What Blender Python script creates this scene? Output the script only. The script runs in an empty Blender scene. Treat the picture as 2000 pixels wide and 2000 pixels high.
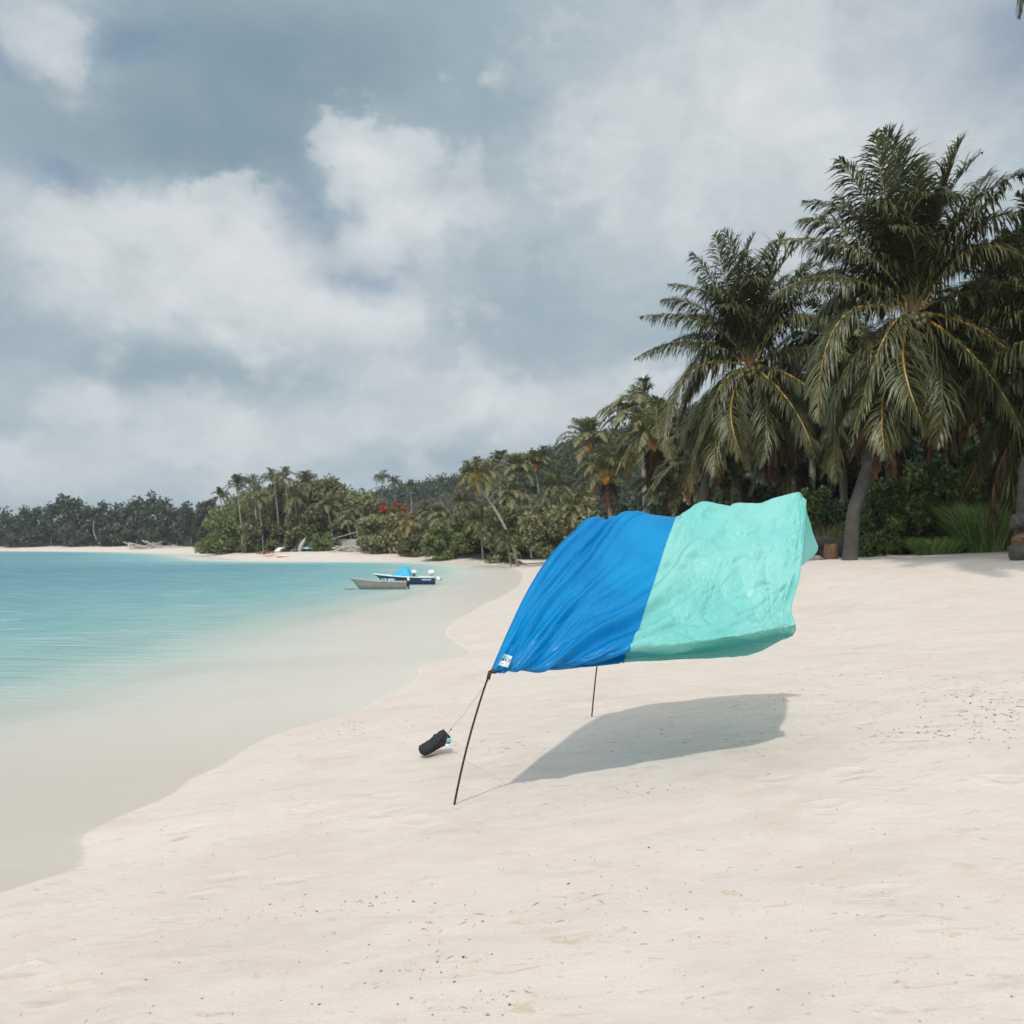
import bpy, math, random
import numpy as np
from mathutils import Vector

# ------------------------------------------------------------------ camera, world, sun, exposure
S = bpy.context.scene
CZ = 2.5
FPX = 1732.0                       # focal length in units of a 2000 wide frame
PITCH = math.radians(2.0)
cam_d = bpy.data.cameras.new('camera')
cam = bpy.data.objects.new('camera', cam_d)
S.collection.objects.link(cam)
cam.location = (0, 0, CZ)
cam.rotation_euler = (math.radians(90) + PITCH, 0, 0)
cam_d.sensor_width = 36.0
cam_d.lens = 36.0 * FPX / 2000.0
cam_d.clip_start = 0.1
cam_d.clip_end = 6000
cam_d.dof.use_dof = True
cam_d.dof.focus_distance = 8.0
cam_d.dof.aperture_fstop = 3.2
S.camera = cam

SUN_OFF = Vector((0.13, 0.74, -1.0))        # where a shadow falls per metre of height
sun_dir = -SUN_OFF.normalized()
ld = bpy.data.lights.new('sun', 'SUN')
ld.energy = 2.15
ld.angle = math.radians(1.6)
ld.color = (1.0, 0.95, 0.87)
sun = bpy.data.objects.new('sun', ld)
S.collection.objects.link(sun)
sun.rotation_euler = SUN_OFF.to_track_quat('-Z', 'Y').to_euler()

S.view_settings.view_transform = 'Standard'
S.view_settings.look = 'None'
S.view_settings.exposure = 0.14
S.view_settings.gamma = 1.0
S.view_settings.use_curve_mapping = False
S.cycles.max_bounces = 8
S.cycles.transparent_max_bounces = 12
S.cycles.sample_clamp_indirect = 6.0
S.cycles.use_denoising = True


def lin(r, g, b):
    f = lambda c: (c / 255.0 / 12.92) if c / 255.0 <= 0.04045 else ((c / 255.0 + 0.055) / 1.055) ** 2.4
    return (f(r), f(g), f(b), 1.0)


class NT:
    """tiny node-tree writer"""
    def __init__(s, tree):
        s.t = tree
        s.n = tree.nodes
        s.l = tree.links

    def node(s, typ, ins=None, **kw):
        nd = s.n.new(typ)
        for k, v in kw.items():
            setattr(nd, k, v)
        for k, v in (ins or {}).items():
            if hasattr(v, 'is_output') or isinstance(v, bpy.types.NodeSocket):
                s.l.new(v, nd.inputs[k])
            else:
                nd.inputs[k].default_value = v
        return nd

    def math(s, op, a, b=0.0, c=0.0, clamp=False):
        nd = s.node('ShaderNodeMath', {0: a, 1: b, 2: c}, operation=op)
        nd.use_clamp = clamp
        return nd.outputs[0]

    def vmath(s, op, a, b=(0, 0, 0), c=(0, 0, 0)):
        nd = s.node('ShaderNodeVectorMath', {0: a, 1: b}, operation=op)
        if op == 'MULTIPLY_ADD':
            if isinstance(c, bpy.types.NodeSocket):
                s.l.new(c, nd.inputs[2])
            else:
                nd.inputs[2].default_value = c
        return nd.outputs['Value'] if op in ('LENGTH', 'DOT_PRODUCT', 'DISTANCE') else nd.outputs[0]

    def noise(s, vec, scale, detail=4.0, rough=0.55, dist=0.0):
        return s.node('ShaderNodeTexNoise', {'Vector': vec, 'Scale': scale, 'Detail': detail,
                                             'Roughness': rough, 'Distortion': dist})

    def ramp(s, fac, stops, interp='LINEAR'):
        nd = s.node('ShaderNodeValToRGB', {'Fac': fac})
        cr = nd.color_ramp
        cr.interpolation = interp
        while len(cr.elements) < len(stops):
            cr.elements.new(0.5)
        for e, (p, c) in zip(cr.elements, stops):
            e.position = p
            e.color = c
        return nd.outputs['Color']

    def mix(s, fac, a, b, blend='MIX'):
        nd = s.n.new('ShaderNodeMix')
        nd.data_type = 'RGBA'
        nd.blend_type = blend
        for k, v in ((0, fac), (6, a), (7, b)):
            if isinstance(v, bpy.types.NodeSocket):
                s.l.new(v, nd.inputs[k])
            else:
                nd.inputs[k].default_value = v
        return nd.outputs[2]

    def maprange(s, v, a, b, c=0.0, d=1.0, interp='SMOOTHSTEP'):
        nd = s.node('ShaderNodeMapRange', {'Value': v, 'From Min': a, 'From Max': b, 'To Min': c, 'To Max': d})
        nd.interpolation_type = interp
        return nd.outputs[0]


def px_dir(px, py):
    a = (px - 1000.0) / FPX
    b = -(py - 1000.0) / FPX
    c, s_ = math.cos(PITCH), math.sin(PITCH)
    return np.array((a, c - b * s_, s_ + b * c))


# ---- sky: clear-sky model seen through gaps of a cloud field laid out by direction
wd = bpy.data.worlds.new('World')
S.world = wd
wd.use_nodes = True
nt = NT(wd.node_tree)
nt.n.clear()
out = nt.node('ShaderNodeOutputWorld')
tc = nt.node('ShaderNodeTexCoord').outputs['Generated']
sky = nt.node('ShaderNodeTexSky', sky_type='NISHITA')
sky.sun_disc = False
sky.sun_elevation = math.asin(sun_dir.z)
sky.sun_rotation = math.atan2(sun_dir.x, sun_dir.y)
sky.altitude = 0
nv = nt.vmath('NORMALIZE', tc)
w1 = nt.noise(nt.vmath('MULTIPLY', nv, (1.0, 1.0, 1.4)), 7.0, 10.0, 0.60).outputs['Color']
w2 = nt.vmath('SUBTRACT', w1, (0.5, 0.5, 0.5))
wv = nt.vmath('MULTIPLY_ADD', w2, (0.15, 0.15, 0.12), nv)
wsoft = nt.vmath('MULTIPLY_ADD', w2, (0.12, 0.12, 0.08), nv)
WHITE = [(115, 75, 110, 85, .34), (30, 20, 120, 60, .10), (690, 270, 72, 55, .30), (740, 330, 95, 80, .26), (820, 420, 110, 60, .20), (660, 330, 60, 80, .12),
         (430, 430, 140, 60, .22), (470, 400, 130, 45, .12), (560, 530, 170, 70, .24), (640, 590, 150, 60, .26), (200, 490, 190, 100, .24),
         (60, 400, 110, 50, .16), (350, 560, 250, 80, .12), (250, 420, 90, 50, .12), (430, 800, 120, 45, .20), (120, 745, 80, 45, .17), (20, 680, 60, 30, .14),
         (860, 760, 170, 40, .16), (930, 790, 80, 40, .12), (560, 720, 90, 40, .07), (1240, 740, 150, 70, .24), (1180, 850, 240, 40, .10), (780, 700, 90, 28, .13),
         (1740, 190, 330, 190, .26), (1500, 90, 300, 160, .18), (1150, 200, 260, 160, .16), (1450, 420, 330, 140, .12), (1000, 480, 250, 160, .08),
         (150, 880, 260, 30, .14), (600, 880, 400, 40, .05), (20, 860, 90, 25, .12), (1220, 430, 70, 50, .06),
         (330, 770, 150, 40, .14), (160, 700, 110, 45, .12), (700, 820, 200, 45, .16), (420, 850, 260, 35, .14), (900, 700, 120, 40, .10), (560, 650, 220, 50, .12), (1060, 800, 160, 60, .14), (60, 800, 120, 40, .12)]
DARK = [(420, 210, 330, 110, -.15), (640, 160, 280, 150, -.13), (480, 70, 250, 60, -.08), (130, 230, 220, 60, -.07), (480, 320, 240, 50, -.12),
        (430, 720, 200, 40, -.11), (60, 630, 200, 60, -.06), (900, 870, 160, 40, -.10), (280, 690, 120, 30, -.08), (1120, 640, 260, 100, -.05), (420, 870, 260, 22, -.08),
        (150, 800, 200, 30, -.06), (1000, 60, 200, 90, -.03), (950, 730, 60, 40, -.05)]
BLUE = [(275, 65, 55, 30, .8), (115, 335, 70, 26, .8), (575, 405, 40, 34, .65), (665, 495, 62, 28, .7), (10, 115, 40, 30, .7),
        (1990, 40, 190, 110, .8), (160, 965, 330, 26, .9), (60, 715, 50, 60, .35), (20, 790, 70, 30, .3), (1700, 600, 400, 100, .0)]


def field(blobs, vec, start):
    acc = start
    for (px, py, rx, ry, am) in blobs:
        if am == 0:
            continue
        d = px_dir(px * 1.035, py * 1.035)
        L = np.linalg.norm(d)
        c = d / L
        sx = FPX * L / rx
        sz = FPX * L / ry
        v = nt.vmath('MULTIPLY_ADD', vec, (sx, sx * .6, sz), (-c[0] * sx, -c[1] * sx * .6, -c[2] * sz))
        q = nt.vmath('DOT_PRODUCT', v, v)
        e = nt.math('POWER', math.exp(-0.6), q)
        acc = nt.math('MULTIPLY_ADD', e, am, acc)
    return acc


elev = nt.node('ShaderNodeSeparateXYZ', {0: nv}).outputs[2]
wf = field(WHITE, wv, 0.0)
f = nt.math('MULTIPLY_ADD', wf, .62, nt.maprange(elev, 0.0, .25, .50, .385))
f = field(DARK, wsoft, f)
n_big = nt.noise(nt.vmath('MULTIPLY', nv, (1.4, 1.4, 3.2)), 4.0, 10.0, 0.60, 0.2).outputs['Fac']
f = nt.math('MULTIPLY_ADD', nt.math('SUBTRACT', n_big, 0.5), 0.20, f)
n_fine = nt.noise(nt.vmath('MULTIPLY', nv, (1.0, 1.0, 1.5)), 12.0, 10.0, 0.66, 0.3).outputs['Fac']
f = nt.math('MULTIPLY_ADD', nt.math('SUBTRACT', n_fine, 0.5), 0.24, f)
cloud = nt.ramp(f, [(0.0, lin(124, 147, 162)), (0.20, lin(141, 162, 174)), (0.38, lin(159, 177, 188)), (0.49, lin(180, 193, 201)),
                    (0.64, lin(203, 210, 214)), (0.85, lin(219, 224, 227)), (1.0, lin(232, 235, 238))])
# heaped cloud: the white patches keep a puffed outline against the grey sheet
puff = nt.noise(nt.vmath('MULTIPLY', nv, (1.0, 1.0, 1.25)), 16.0, 10.0, 0.58, 0.0).outputs['Fac']
pm_ = nt.math('MULTIPLY_ADD', nt.math('SUBTRACT', puff, .5), .95, wf)
mask = nt.maprange(pm_, .16, .36)
shade = nt.noise(nt.vmath('MULTIPLY', nv, (1.0, 1.0, 1.4)), 11.0, 8.0, 0.6, .2).outputs['Fac']
wcol = nt.ramp(nt.math('MULTIPLY_ADD', wf, .55, nt.math('MULTIPLY', shade, .75)), [(.38, lin(180, 190, 196)), (.55, lin(208, 214, 217)), (.78, lin(232, 235, 236))])
cloud = nt.mix(nt.math('MULTIPLY', mask, .70), cloud, wcol)
bl = nt.math('MULTIPLY', field(BLUE, wv, 0.0), 0.85, clamp=True)
skyc = nt.mix(1.0, sky.outputs[0], (0.085, 0.085, 0.085, 1), 'MULTIPLY')
skyc = nt.mix(0.65, skyc, lin(124, 150, 176))
col = nt.mix(bl, cloud, skyc)
# unseen cloud round the sun brightened and warmed as added fill for the shadows
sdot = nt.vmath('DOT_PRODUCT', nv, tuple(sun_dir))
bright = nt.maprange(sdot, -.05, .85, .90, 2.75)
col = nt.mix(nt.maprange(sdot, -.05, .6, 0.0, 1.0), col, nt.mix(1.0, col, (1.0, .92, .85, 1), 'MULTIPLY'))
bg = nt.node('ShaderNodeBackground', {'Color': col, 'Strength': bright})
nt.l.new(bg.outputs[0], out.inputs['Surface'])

# ------------------------------------------------------------------ helpers
R = np.random.RandomState


def W(px, py, Y):
    """point seen at pixel (px, py) of the 2000 frame at depth Y"""
    d = px_dir(px, py)
    return np.array((0, 0, CZ)) + d * (Y / d[1])


def to_px(P):
    P = np.asarray(P, float)
    q = P - np.array((0, 0, CZ))
    c, s_ = math.cos(PITCH), math.sin(PITCH)
    fw = q[..., 1] * c + q[..., 2] * s_
    up = -q[..., 1] * s_ + q[..., 2] * c
    return np.stack((1000 + FPX * q[..., 0] / fw, 1000 - FPX * up / fw), -1)


def sstep(a, b, x):
    t = np.clip((np.asarray(x, float) - a) / (b - a), 0, 1)
    return t * t * (3 - 2 * t)


_perm = R(7).permutation(512)
_grad = R(8).uniform(-1, 1, (512,))


def vnoise(x, y, seed=0):
    x = np.asarray(x, float); y = np.asarray(y, float)
    xi = np.floor(x).astype(int); yi = np.floor(y).astype(int)
    xf = x - xi; yf = y - yi
    u = xf * xf * xf * (xf * (xf * 6 - 15) + 10); v = yf * yf * yf * (yf * (yf * 6 - 15) + 10)
    h = lambda i, j: _grad[(_perm[(i + seed * 31) & 511] + j * 57 + seed) & 511]
    a = h(xi, yi); b = h(xi + 1, yi); c = h(xi, yi + 1); d = h(xi + 1, yi + 1)
    return (a * (1 - u) + b * u) * (1 - v) + (c * (1 - u) + d * u) * v


def fbm(x, y, oct=4, seed=0, gain=0.5):
    s_ = 0; a = 1; t = 0
    for o in range(oct):
        s_ = s_ + a * vnoise(x * 2 ** o + 13.7 * o, y * 2 ** o - 7.3 * o, seed + o)
        t += a; a *= gain
    return s_ / t


def poly_sd(P, x, y):
    """signed distance to a closed polygon, positive inside"""
    x = np.asarray(x, float); y = np.asarray(y, float)
    best = np.full(x.shape, 1e18)
    inside = np.zeros(x.shape, bool)
    n = len(P)
    for i in range(n):
        ax, ay = P[i]; bx, by = P[(i + 1) % n]
        ex, ey = bx - ax, by - ay
        t = np.clip(((x - ax) * ex + (y - ay) * ey) / (ex * ex + ey * ey + 1e-12), 0, 1)
        dd = (x - ax - t * ex) ** 2 + (y - ay - t * ey) ** 2
        best = np.minimum(best, dd)
        cond = (ay > y) != (by > y)
        with np.errstate(divide='ignore', invalid='ignore'):
            xc = ax + (y - ay) * ex / (ey if ey != 0 else 1e-12)
        inside ^= cond & (x < xc)
    return np.where(inside, 1, -1) * np.sqrt(best)


def crspline(pts, n):
    pts = np.asarray(pts, float)
    p = np.concatenate([(2 * pts[0] - pts[1])[None], pts, (2 * pts[-1] - pts[-2])[None]])
    t = np.linspace(0, len(pts) - 1, n)
    i = np.minimum(t.astype(int), len(pts) - 2)
    f_ = (t - i).reshape((-1,) + (1,) * (pts.ndim - 1))
    a, b, c, d = p[i], p[i + 1], p[i + 2], p[i + 3]
    return 0.5 * ((2 * b) + (-a + c) * f_ + (2 * a - 5 * b + 4 * c - d) * f_ ** 2 + (-a + 3 * b - 3 * c + d) * f_ ** 3)


def mk(name, V, F, mats=None, parent=None, smooth=False, midx=None, attrs=None):
    V = np.asarray(V, np.float32).reshape(-1, 3)
    me = bpy.data.meshes.new(name)
    if isinstance(F, np.ndarray) and F.ndim == 2:
        k = F.shape[1]; m = len(F)
        me.vertices.add(len(V)); me.vertices.foreach_set('co', V.ravel())
        me.loops.add(m * k); me.loops.foreach_set('vertex_index', F.astype(np.int32).ravel())
        me.polygons.add(m)
        me.polygons.foreach_set('loop_start', np.arange(0, m * k, k, dtype=np.int32))
        me.polygons.foreach_set('loop_total', np.full(m, k, np.int32))
        me.update(calc_edges=True)
    else:
        me.from_pydata([tuple(map(float, v)) for v in V], [], [tuple(map(int, q)) for q in F])
        me.update()
    if mats is not None:
        for m_ in (mats if isinstance(mats, (list, tuple)) else [mats]):
            me.materials.append(m_)
    if midx is not None:
        me.polygons.foreach_set('material_index', np.asarray(midx, np.int32))
    me.polygons.foreach_set('use_smooth', np.full(len(me.polygons), smooth, bool))
    for k_, v_ in (attrs or {}).items():
        at = me.attributes.new(k_, 'FLOAT', 'POINT')
        at.data.foreach_set('value', np.asarray(v_, np.float32))
    me.validate()
    o = bpy.data.objects.new(name, me)
    S.collection.objects.link(o)
    if parent is not None:
        o.parent = parent
    return o


def tag(o, label=None, cat=None, group=None, kind=None):
    if label: o['label'] = label
    if cat: o['category'] = cat
    if group: o['group'] = group
    if kind: o['kind'] = kind
    return o


def thing(name, label, cat, loc=(0, 0, 0), rz=0.0, group=None, scale=1.0):
    o = bpy.data.objects.new(name, None)
    o.empty_display_size = 0.3
    S.collection.objects.link(o)
    o.location = tuple(float(c) for c in loc); o.rotation_euler = (0, 0, rz); o.scale = (scale,) * 3
    return tag(o, label, cat, group)


class MB:
    """collects pieces into one mesh"""
    def __init__(s):
        s.V = []; s.F = []; s.M = []; s.n = 0

    def add(s, V, F, m=0):
        V = np.asarray(V, float).reshape(-1, 3)
        for q in F:
            s.F.append(tuple(int(i) + s.n for i in q)); s.M.append(m)
        s.V.append(V); s.n += len(V)
        return s

    def tube(s, pts, rad, k=8, m=0, caps=True):
        pts = np.asarray(pts, float); n = len(pts)
        rad = np.broadcast_to(np.asarray(rad, float), (n,))
        T = np.gradient(pts, axis=0); T /= np.linalg.norm(T, axis=1)[:, None] + 1e-12
        ref = np.array((0, 0, 1.0)) if abs(T[:, 2]).mean() < 0.85 else np.array((1.0, 0, 0))
        A = np.cross(T, ref); A /= np.linalg.norm(A, axis=1)[:, None] + 1e-12
        B = np.cross(T, A)
        th = np.linspace(0, 2 * np.pi, k, endpoint=False)
        V = pts[:, None] + rad[:, None, None] * (A[:, None] * np.cos(th)[None, :, None] + B[:, None] * np.sin(th)[None, :, None])
        F = [(i * k + j, i * k + (j + 1) % k, (i + 1) * k + (j + 1) % k, (i + 1) * k + j) for i in range(n - 1) for j in range(k)]
        if caps:
            F.append(tuple(range(k))[::-1]); F.append(tuple((n - 1) * k + j for j in range(k)))
        return s.add(V.reshape(-1, 3), F, m)

    def box(s, c, sz, rz=0.0, m=0, ry=0.0, bev=0.0, rx=0.0):
        hx, hy, hz = sz[0] / 2, sz[1] / 2, sz[2] / 2
        bev = min(bev, hx * .9, hy * .9, hz * .9)
        V = []
        if bev <= 0:
            V = [(x, y, z) for z in (-hz, hz) for y in (-hy, hy) for x in (-hx, hx)]
            F = [(0, 2, 3, 1), (4, 5, 7, 6), (0, 1, 5, 4), (2, 6, 7, 3), (0, 4, 6, 2), (1, 3, 7, 5)]
        else:
            def ring(ix, iy, z):
                b = bev
                return [(-ix + b, -iy, z), (ix - b, -iy, z), (ix, -iy + b, z), (ix, iy - b, z), (ix - b, iy, z), (-ix + b, iy, z), (-ix, iy - b, z), (-ix, -iy + b, z)]
            for (ix, iy, z) in ((hx - bev, hy - bev, -hz), (hx, hy, -hz + bev), (hx, hy, hz - bev), (hx - bev, hy - bev, hz)):
                bb = bev
                V += ring(ix, iy, z)
            F = [tuple(range(8))[::-1], tuple(24 + j for j in range(8))]
            F += [(i * 8 + j, i * 8 + (j + 1) % 8, (i + 1) * 8 + (j + 1) % 8, (i + 1) * 8 + j) for i in range(3) for j in range(8)]
        V = np.array(V, float)
        cx, sx = math.cos(rx), math.sin(rx)
        V = np.stack((V[:, 0], V[:, 1] * cx - V[:, 2] * sx, V[:, 1] * sx + V[:, 2] * cx), 1)
        cy, sy = math.cos(ry), math.sin(ry)
        V = np.stack((V[:, 0] * cy + V[:, 2] * sy, V[:, 1], -V[:, 0] * sy + V[:, 2] * cy), 1)
        cz_, sz_ = math.cos(rz), math.sin(rz)
        V = np.stack((V[:, 0] * cz_ - V[:, 1] * sz_, V[:, 0] * sz_ + V[:, 1] * cz_, V[:, 2]), 1)
        return s.add(V + np.asarray(c, float), F, m)

    def blob(s, c, r, seed=0, amp=0.12, m=0, nu=14, nv_=9, fr=2.0):
        """uneven rounded lump"""
        th = np.linspace(0, 2 * np.pi, nu, endpoint=False); ph = np.linspace(0, np.pi, nv_)
        P, T = np.meshgrid(ph, th, indexing='ij')
        D = np.stack((np.sin(P) * np.cos(T), np.sin(P) * np.sin(T), np.cos(P)), -1)
        k = 1 + amp * fbm(D[..., 0] * fr + D[..., 2] * 1.7 + seed, D[..., 1] * fr - D[..., 2] * 1.3 + seed * 2.1, 3, seed)
        V = D * k[..., None] * np.asarray(r, float) + np.asarray(c, float)
        F = [(i * nu + j, (i + 1) * nu + j, (i + 1) * nu + (j + 1) % nu, i * nu + (j + 1) % nu) for i in range(nv_ - 1) for j in range(nu)]
        return s.add(V.reshape(-1, 3), F, m)

    def build(s, name, mats, parent=None, smooth=False):
        return mk(name, np.vstack(s.V), s.F, mats, parent, smooth, s.M)


# ------------------------------------------------------------------ materials
def new_mat(name):
    m = bpy.data.materials.new(name); m.use_nodes = True
    t = NT(m.node_tree); t.n.clear()
    o = t.node('ShaderNodeOutputMaterial')
    return m, t, o


def simple(name, c, rough=0.6, var=0.15, scale=8.0, bump=0.0, metal=0.0, spec=0.5):
    m, t, o = new_mat(name)
    P = t.node('ShaderNodeTexCoord').outputs['Object']
    n = t.noise(P, scale, 5.0, 0.6).outputs['Fac']
    lo = tuple(x * (1 - var) for x in c[:3]) + (1,); hi = tuple(min(1, x * (1 + var)) for x in c[:3]) + (1,)
    cc = t.ramp(n, [(0.3, lo), (0.7, hi)])
    b = t.node('ShaderNodeBsdfPrincipled', {'Base Color': cc, 'Roughness': rough, 'Metallic': metal, 'Specular IOR Level': spec})
    if bump:
        bn = t.node('ShaderNodeBump', {'Height': n, 'Strength': bump, 'Distance': 0.02})
        t.l.new(bn.outputs[0], b.inputs['Normal'])
    t.l.new(b.outputs[0], o.inputs[0])
    return m


def leafmat(name, stops, rough=0.5, trans=0.25, spec=0.35):
    """foliage: colour differs from leaf to leaf and over clumps"""
    m, t, o = new_mat(name)
    g = t.node('ShaderNodeNewGeometry')
    P = t.node('ShaderNodeTexCoord').outputs['Object']
    n = t.noise(P, 0.35, 3.0, 0.6).outputs['Fac']
    fac = t.math('ADD', t.math('MULTIPLY', g.outputs['Random Per Island'], 0.6), t.math('MULTIPLY_ADD', n, 1.2, -0.4), clamp=True)
    c = t.ramp(fac, stops)
    b = t.node('ShaderNodeBsdfPrincipled', {'Base Color': c, 'Roughness': rough, 'Specular IOR Level': spec})
    tr = t.node('ShaderNodeBsdfTranslucent', {'Color': c})
    mx = t.node('ShaderNodeMixShader', {0: trans, 1: b.outputs[0], 2: tr.outputs[0]})
    t.l.new(mx.outputs[0], o.inputs[0])
    return m


def C(r, g, b): return (r, g, b, 1)


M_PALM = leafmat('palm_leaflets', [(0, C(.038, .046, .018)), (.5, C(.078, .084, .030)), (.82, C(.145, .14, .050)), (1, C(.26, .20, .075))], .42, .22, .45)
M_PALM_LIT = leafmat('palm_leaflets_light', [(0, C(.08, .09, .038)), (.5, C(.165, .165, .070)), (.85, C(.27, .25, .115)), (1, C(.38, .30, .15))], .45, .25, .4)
M_PALM_YEL = leafmat('palm_leaflets_yellowing', [(0, C(.10, .11, .035)), (.5, C(.19, .18, .06)), (.85, C(.32, .24, .09)), (1, C(.42, .27, .09))], .45, .25, .4)
M_DEAD = leafmat('dead_fronds', [(0, C(.035, .018, .011)), (.5, C(.075, .038, .022)), (1, C(.16, .085, .045))], .8, .1, .2)
M_RIB = simple('frond_rib_yellow', (.46, .26, .05), .45, .3, 3)
M_RIBG = simple('frond_rib_green', (.17, .16, .07), .45, .3, 3)
M_RIBD = simple('frond_rib_dry', (.28, .15, .08), .7, .3, 3)
M_DARKL = leafmat('dark_leaves', [(0, C(.018, .030, .016)), (.6, C(.045, .062, .030)), (1, C(.10, .115, .055))], .5, .2)
M_FAR = leafmat('far_leaves', [(0, C(.030, .040, .026)), (.6, C(.060, .070, .042)), (1, C(.115, .115, .070))], .6, .15)
M_MID = leafmat('mid_leaves', [(0, C(.062, .078, .032)), (.5, C(.145, .150, .060)), (1, C(.29, .265, .12))], .5, .25)
M_BUSH = leafmat('bush_leaves', [(0, C(.085, .115, .035)), (.5, C(.17, .20, .065)), (1, C(.30, .30, .12))], .5, .3)
M_PALE = leafmat('pale_leaves', [(0, C(.11, .12, .055)), (.5, C(.24, .23, .11)), (1, C(.42, .38, .20))], .5, .25)
M_NEARB = leafmat('near_shrub_leaves', [(0, C(.030, .058, .018)), (.5, C(.090, .135, .038)), (.80, C(.24, .27, .075)), (1, C(.50, .45, .15))], .42, .3, .5)
M_REED = leafmat('reed_blades', [(0, C(.06, .12, .03)), (.5, C(.20, .30, .08)), (1, C(.45, .50, .18))], .5, .3)
M_DRY = leafmat('dry_blades', [(0, C(.09, .08, .03)), (.5, C(.19, .16, .06)), (1, C(.40, .30, .13))], .6, .25)
M_BROWN = leafmat('bare_brush', [(0, C(.045, .042, .030)), (.5, C(.10, .078, .060)), (1, C(.19, .145, .11))], .8, .05)
M_RED = leafmat('red_blossom', [(0, C(.05, .04, .015)), (.4, C(.30, .03, .015)), (1, C(.55, .10, .04))], .6, .25)
M_ORANGE = simple('orange_fruit', (.50, .20, .03), .5, .3, 20)
M_COCO = simple('coconut_husk', (.085, .085, .03), .45, .35, 12)
M_ROCK = simple('dark_rock', (.075, .062, .052), .85, .45, 5, .6)
M_LOG = simple('brown_log', (.17, .09, .045), .85, .4, 9, .6)
M_DRIFT = simple('driftwood', (.40, .36, .32), .85, .3, 6, .4)
M_WHITE = simple('white_paint', (.78, .77, .75), .4, .06, 5)
M_GREYM = simple('worn_grey_hull', (.25, .235, .21), .5, .18, 3)
M_NAVY = simple('navy_hull', (.008, .035, .085), .3, .2, 3)
M_AQUA = simple('bright_blue_tarp', (.01, .36, .62), .6, .15, 4, .2)
M_BLACK = simple('black_rubber', (.012, .012, .014), .5, .2, 6)
M_CYAN = simple('pale_blue_paint', (.38, .60, .74), .5, .05, 4)
M_BAG = simple('black_bag_cloth', (.014, .014, .015), .75, .35, 40, .5)
M_POLE = simple('black_pole', (.02, .018, .018), .35, .2, 20)
M_CORD = simple('pale_cord', (.45, .5, .52), .7, .2, 40)
M_TEAL = simple('teal_toggle', (.0, .25, .36), .5, .1, 20)
M_SILVER = simple('silver_label', (.55, .54, .55), .35, .2, 60)
M_ORNG = simple('orange_cloth', (.72, .22, .10), .7, .3, 5)
M_PINK = simple('pink_cloth', (.75, .46, .40), .7, .3, 5)
M_BLUEW = simple('blue_grey_tarp', (.24, .38, .46), .6, .5, 2.0)
M_ROOF = simple('pale_roof', (.42, .44, .44), .6, .15, 2)


def bark(name, c1, c2, ring=7.0):
    m, t, o = new_mat(name)
    P = t.node('ShaderNodeTexCoord').outputs['Object']
    wv_ = t.node('ShaderNodeTexWave', {'Vector': P, 'Scale': ring, 'Distortion': 2.5, 'Detail': 3.0, 'Detail Scale': 2.0})
    wv_.bands_direction = 'Z'
    n = t.noise(P, 3.0, 6.0, .65).outputs['Fac']
    fac = t.math('ADD', t.math('MULTIPLY', wv_.outputs['Fac'], .35), t.math('MULTIPLY', n, .7), clamp=True)
    c = t.ramp(fac, [(.2, c1), (.75, c2)])
    b = t.node('ShaderNodeBsdfPrincipled', {'Base Color': c, 'Roughness': .85, 'Specular IOR Level': .2})
    bn = t.node('ShaderNodeBump', {'Height': fac, 'Strength': .6, 'Distance': .05})
    t.l.new(bn.outputs[0], b.inputs['Normal'])
    t.l.new(b.outputs[0], o.inputs[0])
    return m


M_TRUNK = bark('palm_trunk_bark', C(.032, .029, .027), C(.115, .103, .092))
M_TRUNKL = bark('pale_palm_trunk_bark', C(.17, .15, .13), C(.42, .38, .33))
M_BARK = bark('tree_bark', C(.09, .075, .06), C(.26, .22, .18), 1.5)


def fabric(name, c, c2, bs=.5):
    m, t, o = new_mat(name)
    P = t.node('ShaderNodeTexCoord').outputs['Object']
    v1 = t.node('ShaderNodeTexVoronoi', {'Vector': t.vmath('ADD', P, t.vmath('MULTIPLY', t.noise(P, 9, 3).outputs['Color'], (.12, .12, .12))), 'Scale': 16.0}, feature='DISTANCE_TO_EDGE')
    v2 = t.node('ShaderNodeTexVoronoi', {'Vector': t.vmath('ADD', P, t.vmath('MULTIPLY', t.noise(P, 20, 3).outputs['Color'], (.06, .06, .06))), 'Scale': 38.0}, feature='DISTANCE_TO_EDGE')
    n = t.noise(P, 30.0, 4.0, .6).outputs['Fac']
    cr1 = t.math('MINIMUM', v1.outputs['Distance'], .22)
    cr2 = t.math('MINIMUM', v2.outputs['Distance'], .2)
    # crinkles come in patches, as on the real cloth
    pm = t.maprange(t.noise(P, 1.8, 3.0, .6).outputs['Fac'], .40, .66)
    h = t.math('ADD', t.math('MULTIPLY', cr1, .9), t.math('ADD', t.math('MULTIPLY', cr2, .45), t.math('MULTIPLY', n, .12)))
    h = t.math('MULTIPLY', h, t.math('MULTIPLY_ADD', pm, .8, .2))
    bn = t.node('ShaderNodeBump', {'Height': h, 'Strength': bs, 'Distance': .024})
    big = t.noise(P, 1.2, 2.0).outputs['Fac']
    cc = t.mix(t.maprange(big, .35, .65), c, c2)
    b = t.node('ShaderNodeBsdfPrincipled', {'Base Color': cc, 'Roughness': .33, 'Specular IOR Level': .33, 'Sheen Weight': .0, 'Normal': bn.outputs[0]})
    tr = t.node('ShaderNodeBsdfTranslucent', {'Color': cc, 'Normal': bn.outputs[0]})
    mx = t.node('ShaderNodeMixShader', {0: .36, 1: b.outputs[0], 2: tr.outputs[0]})
    t.l.new(mx.outputs[0], o.inputs[0])
    return m


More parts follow.
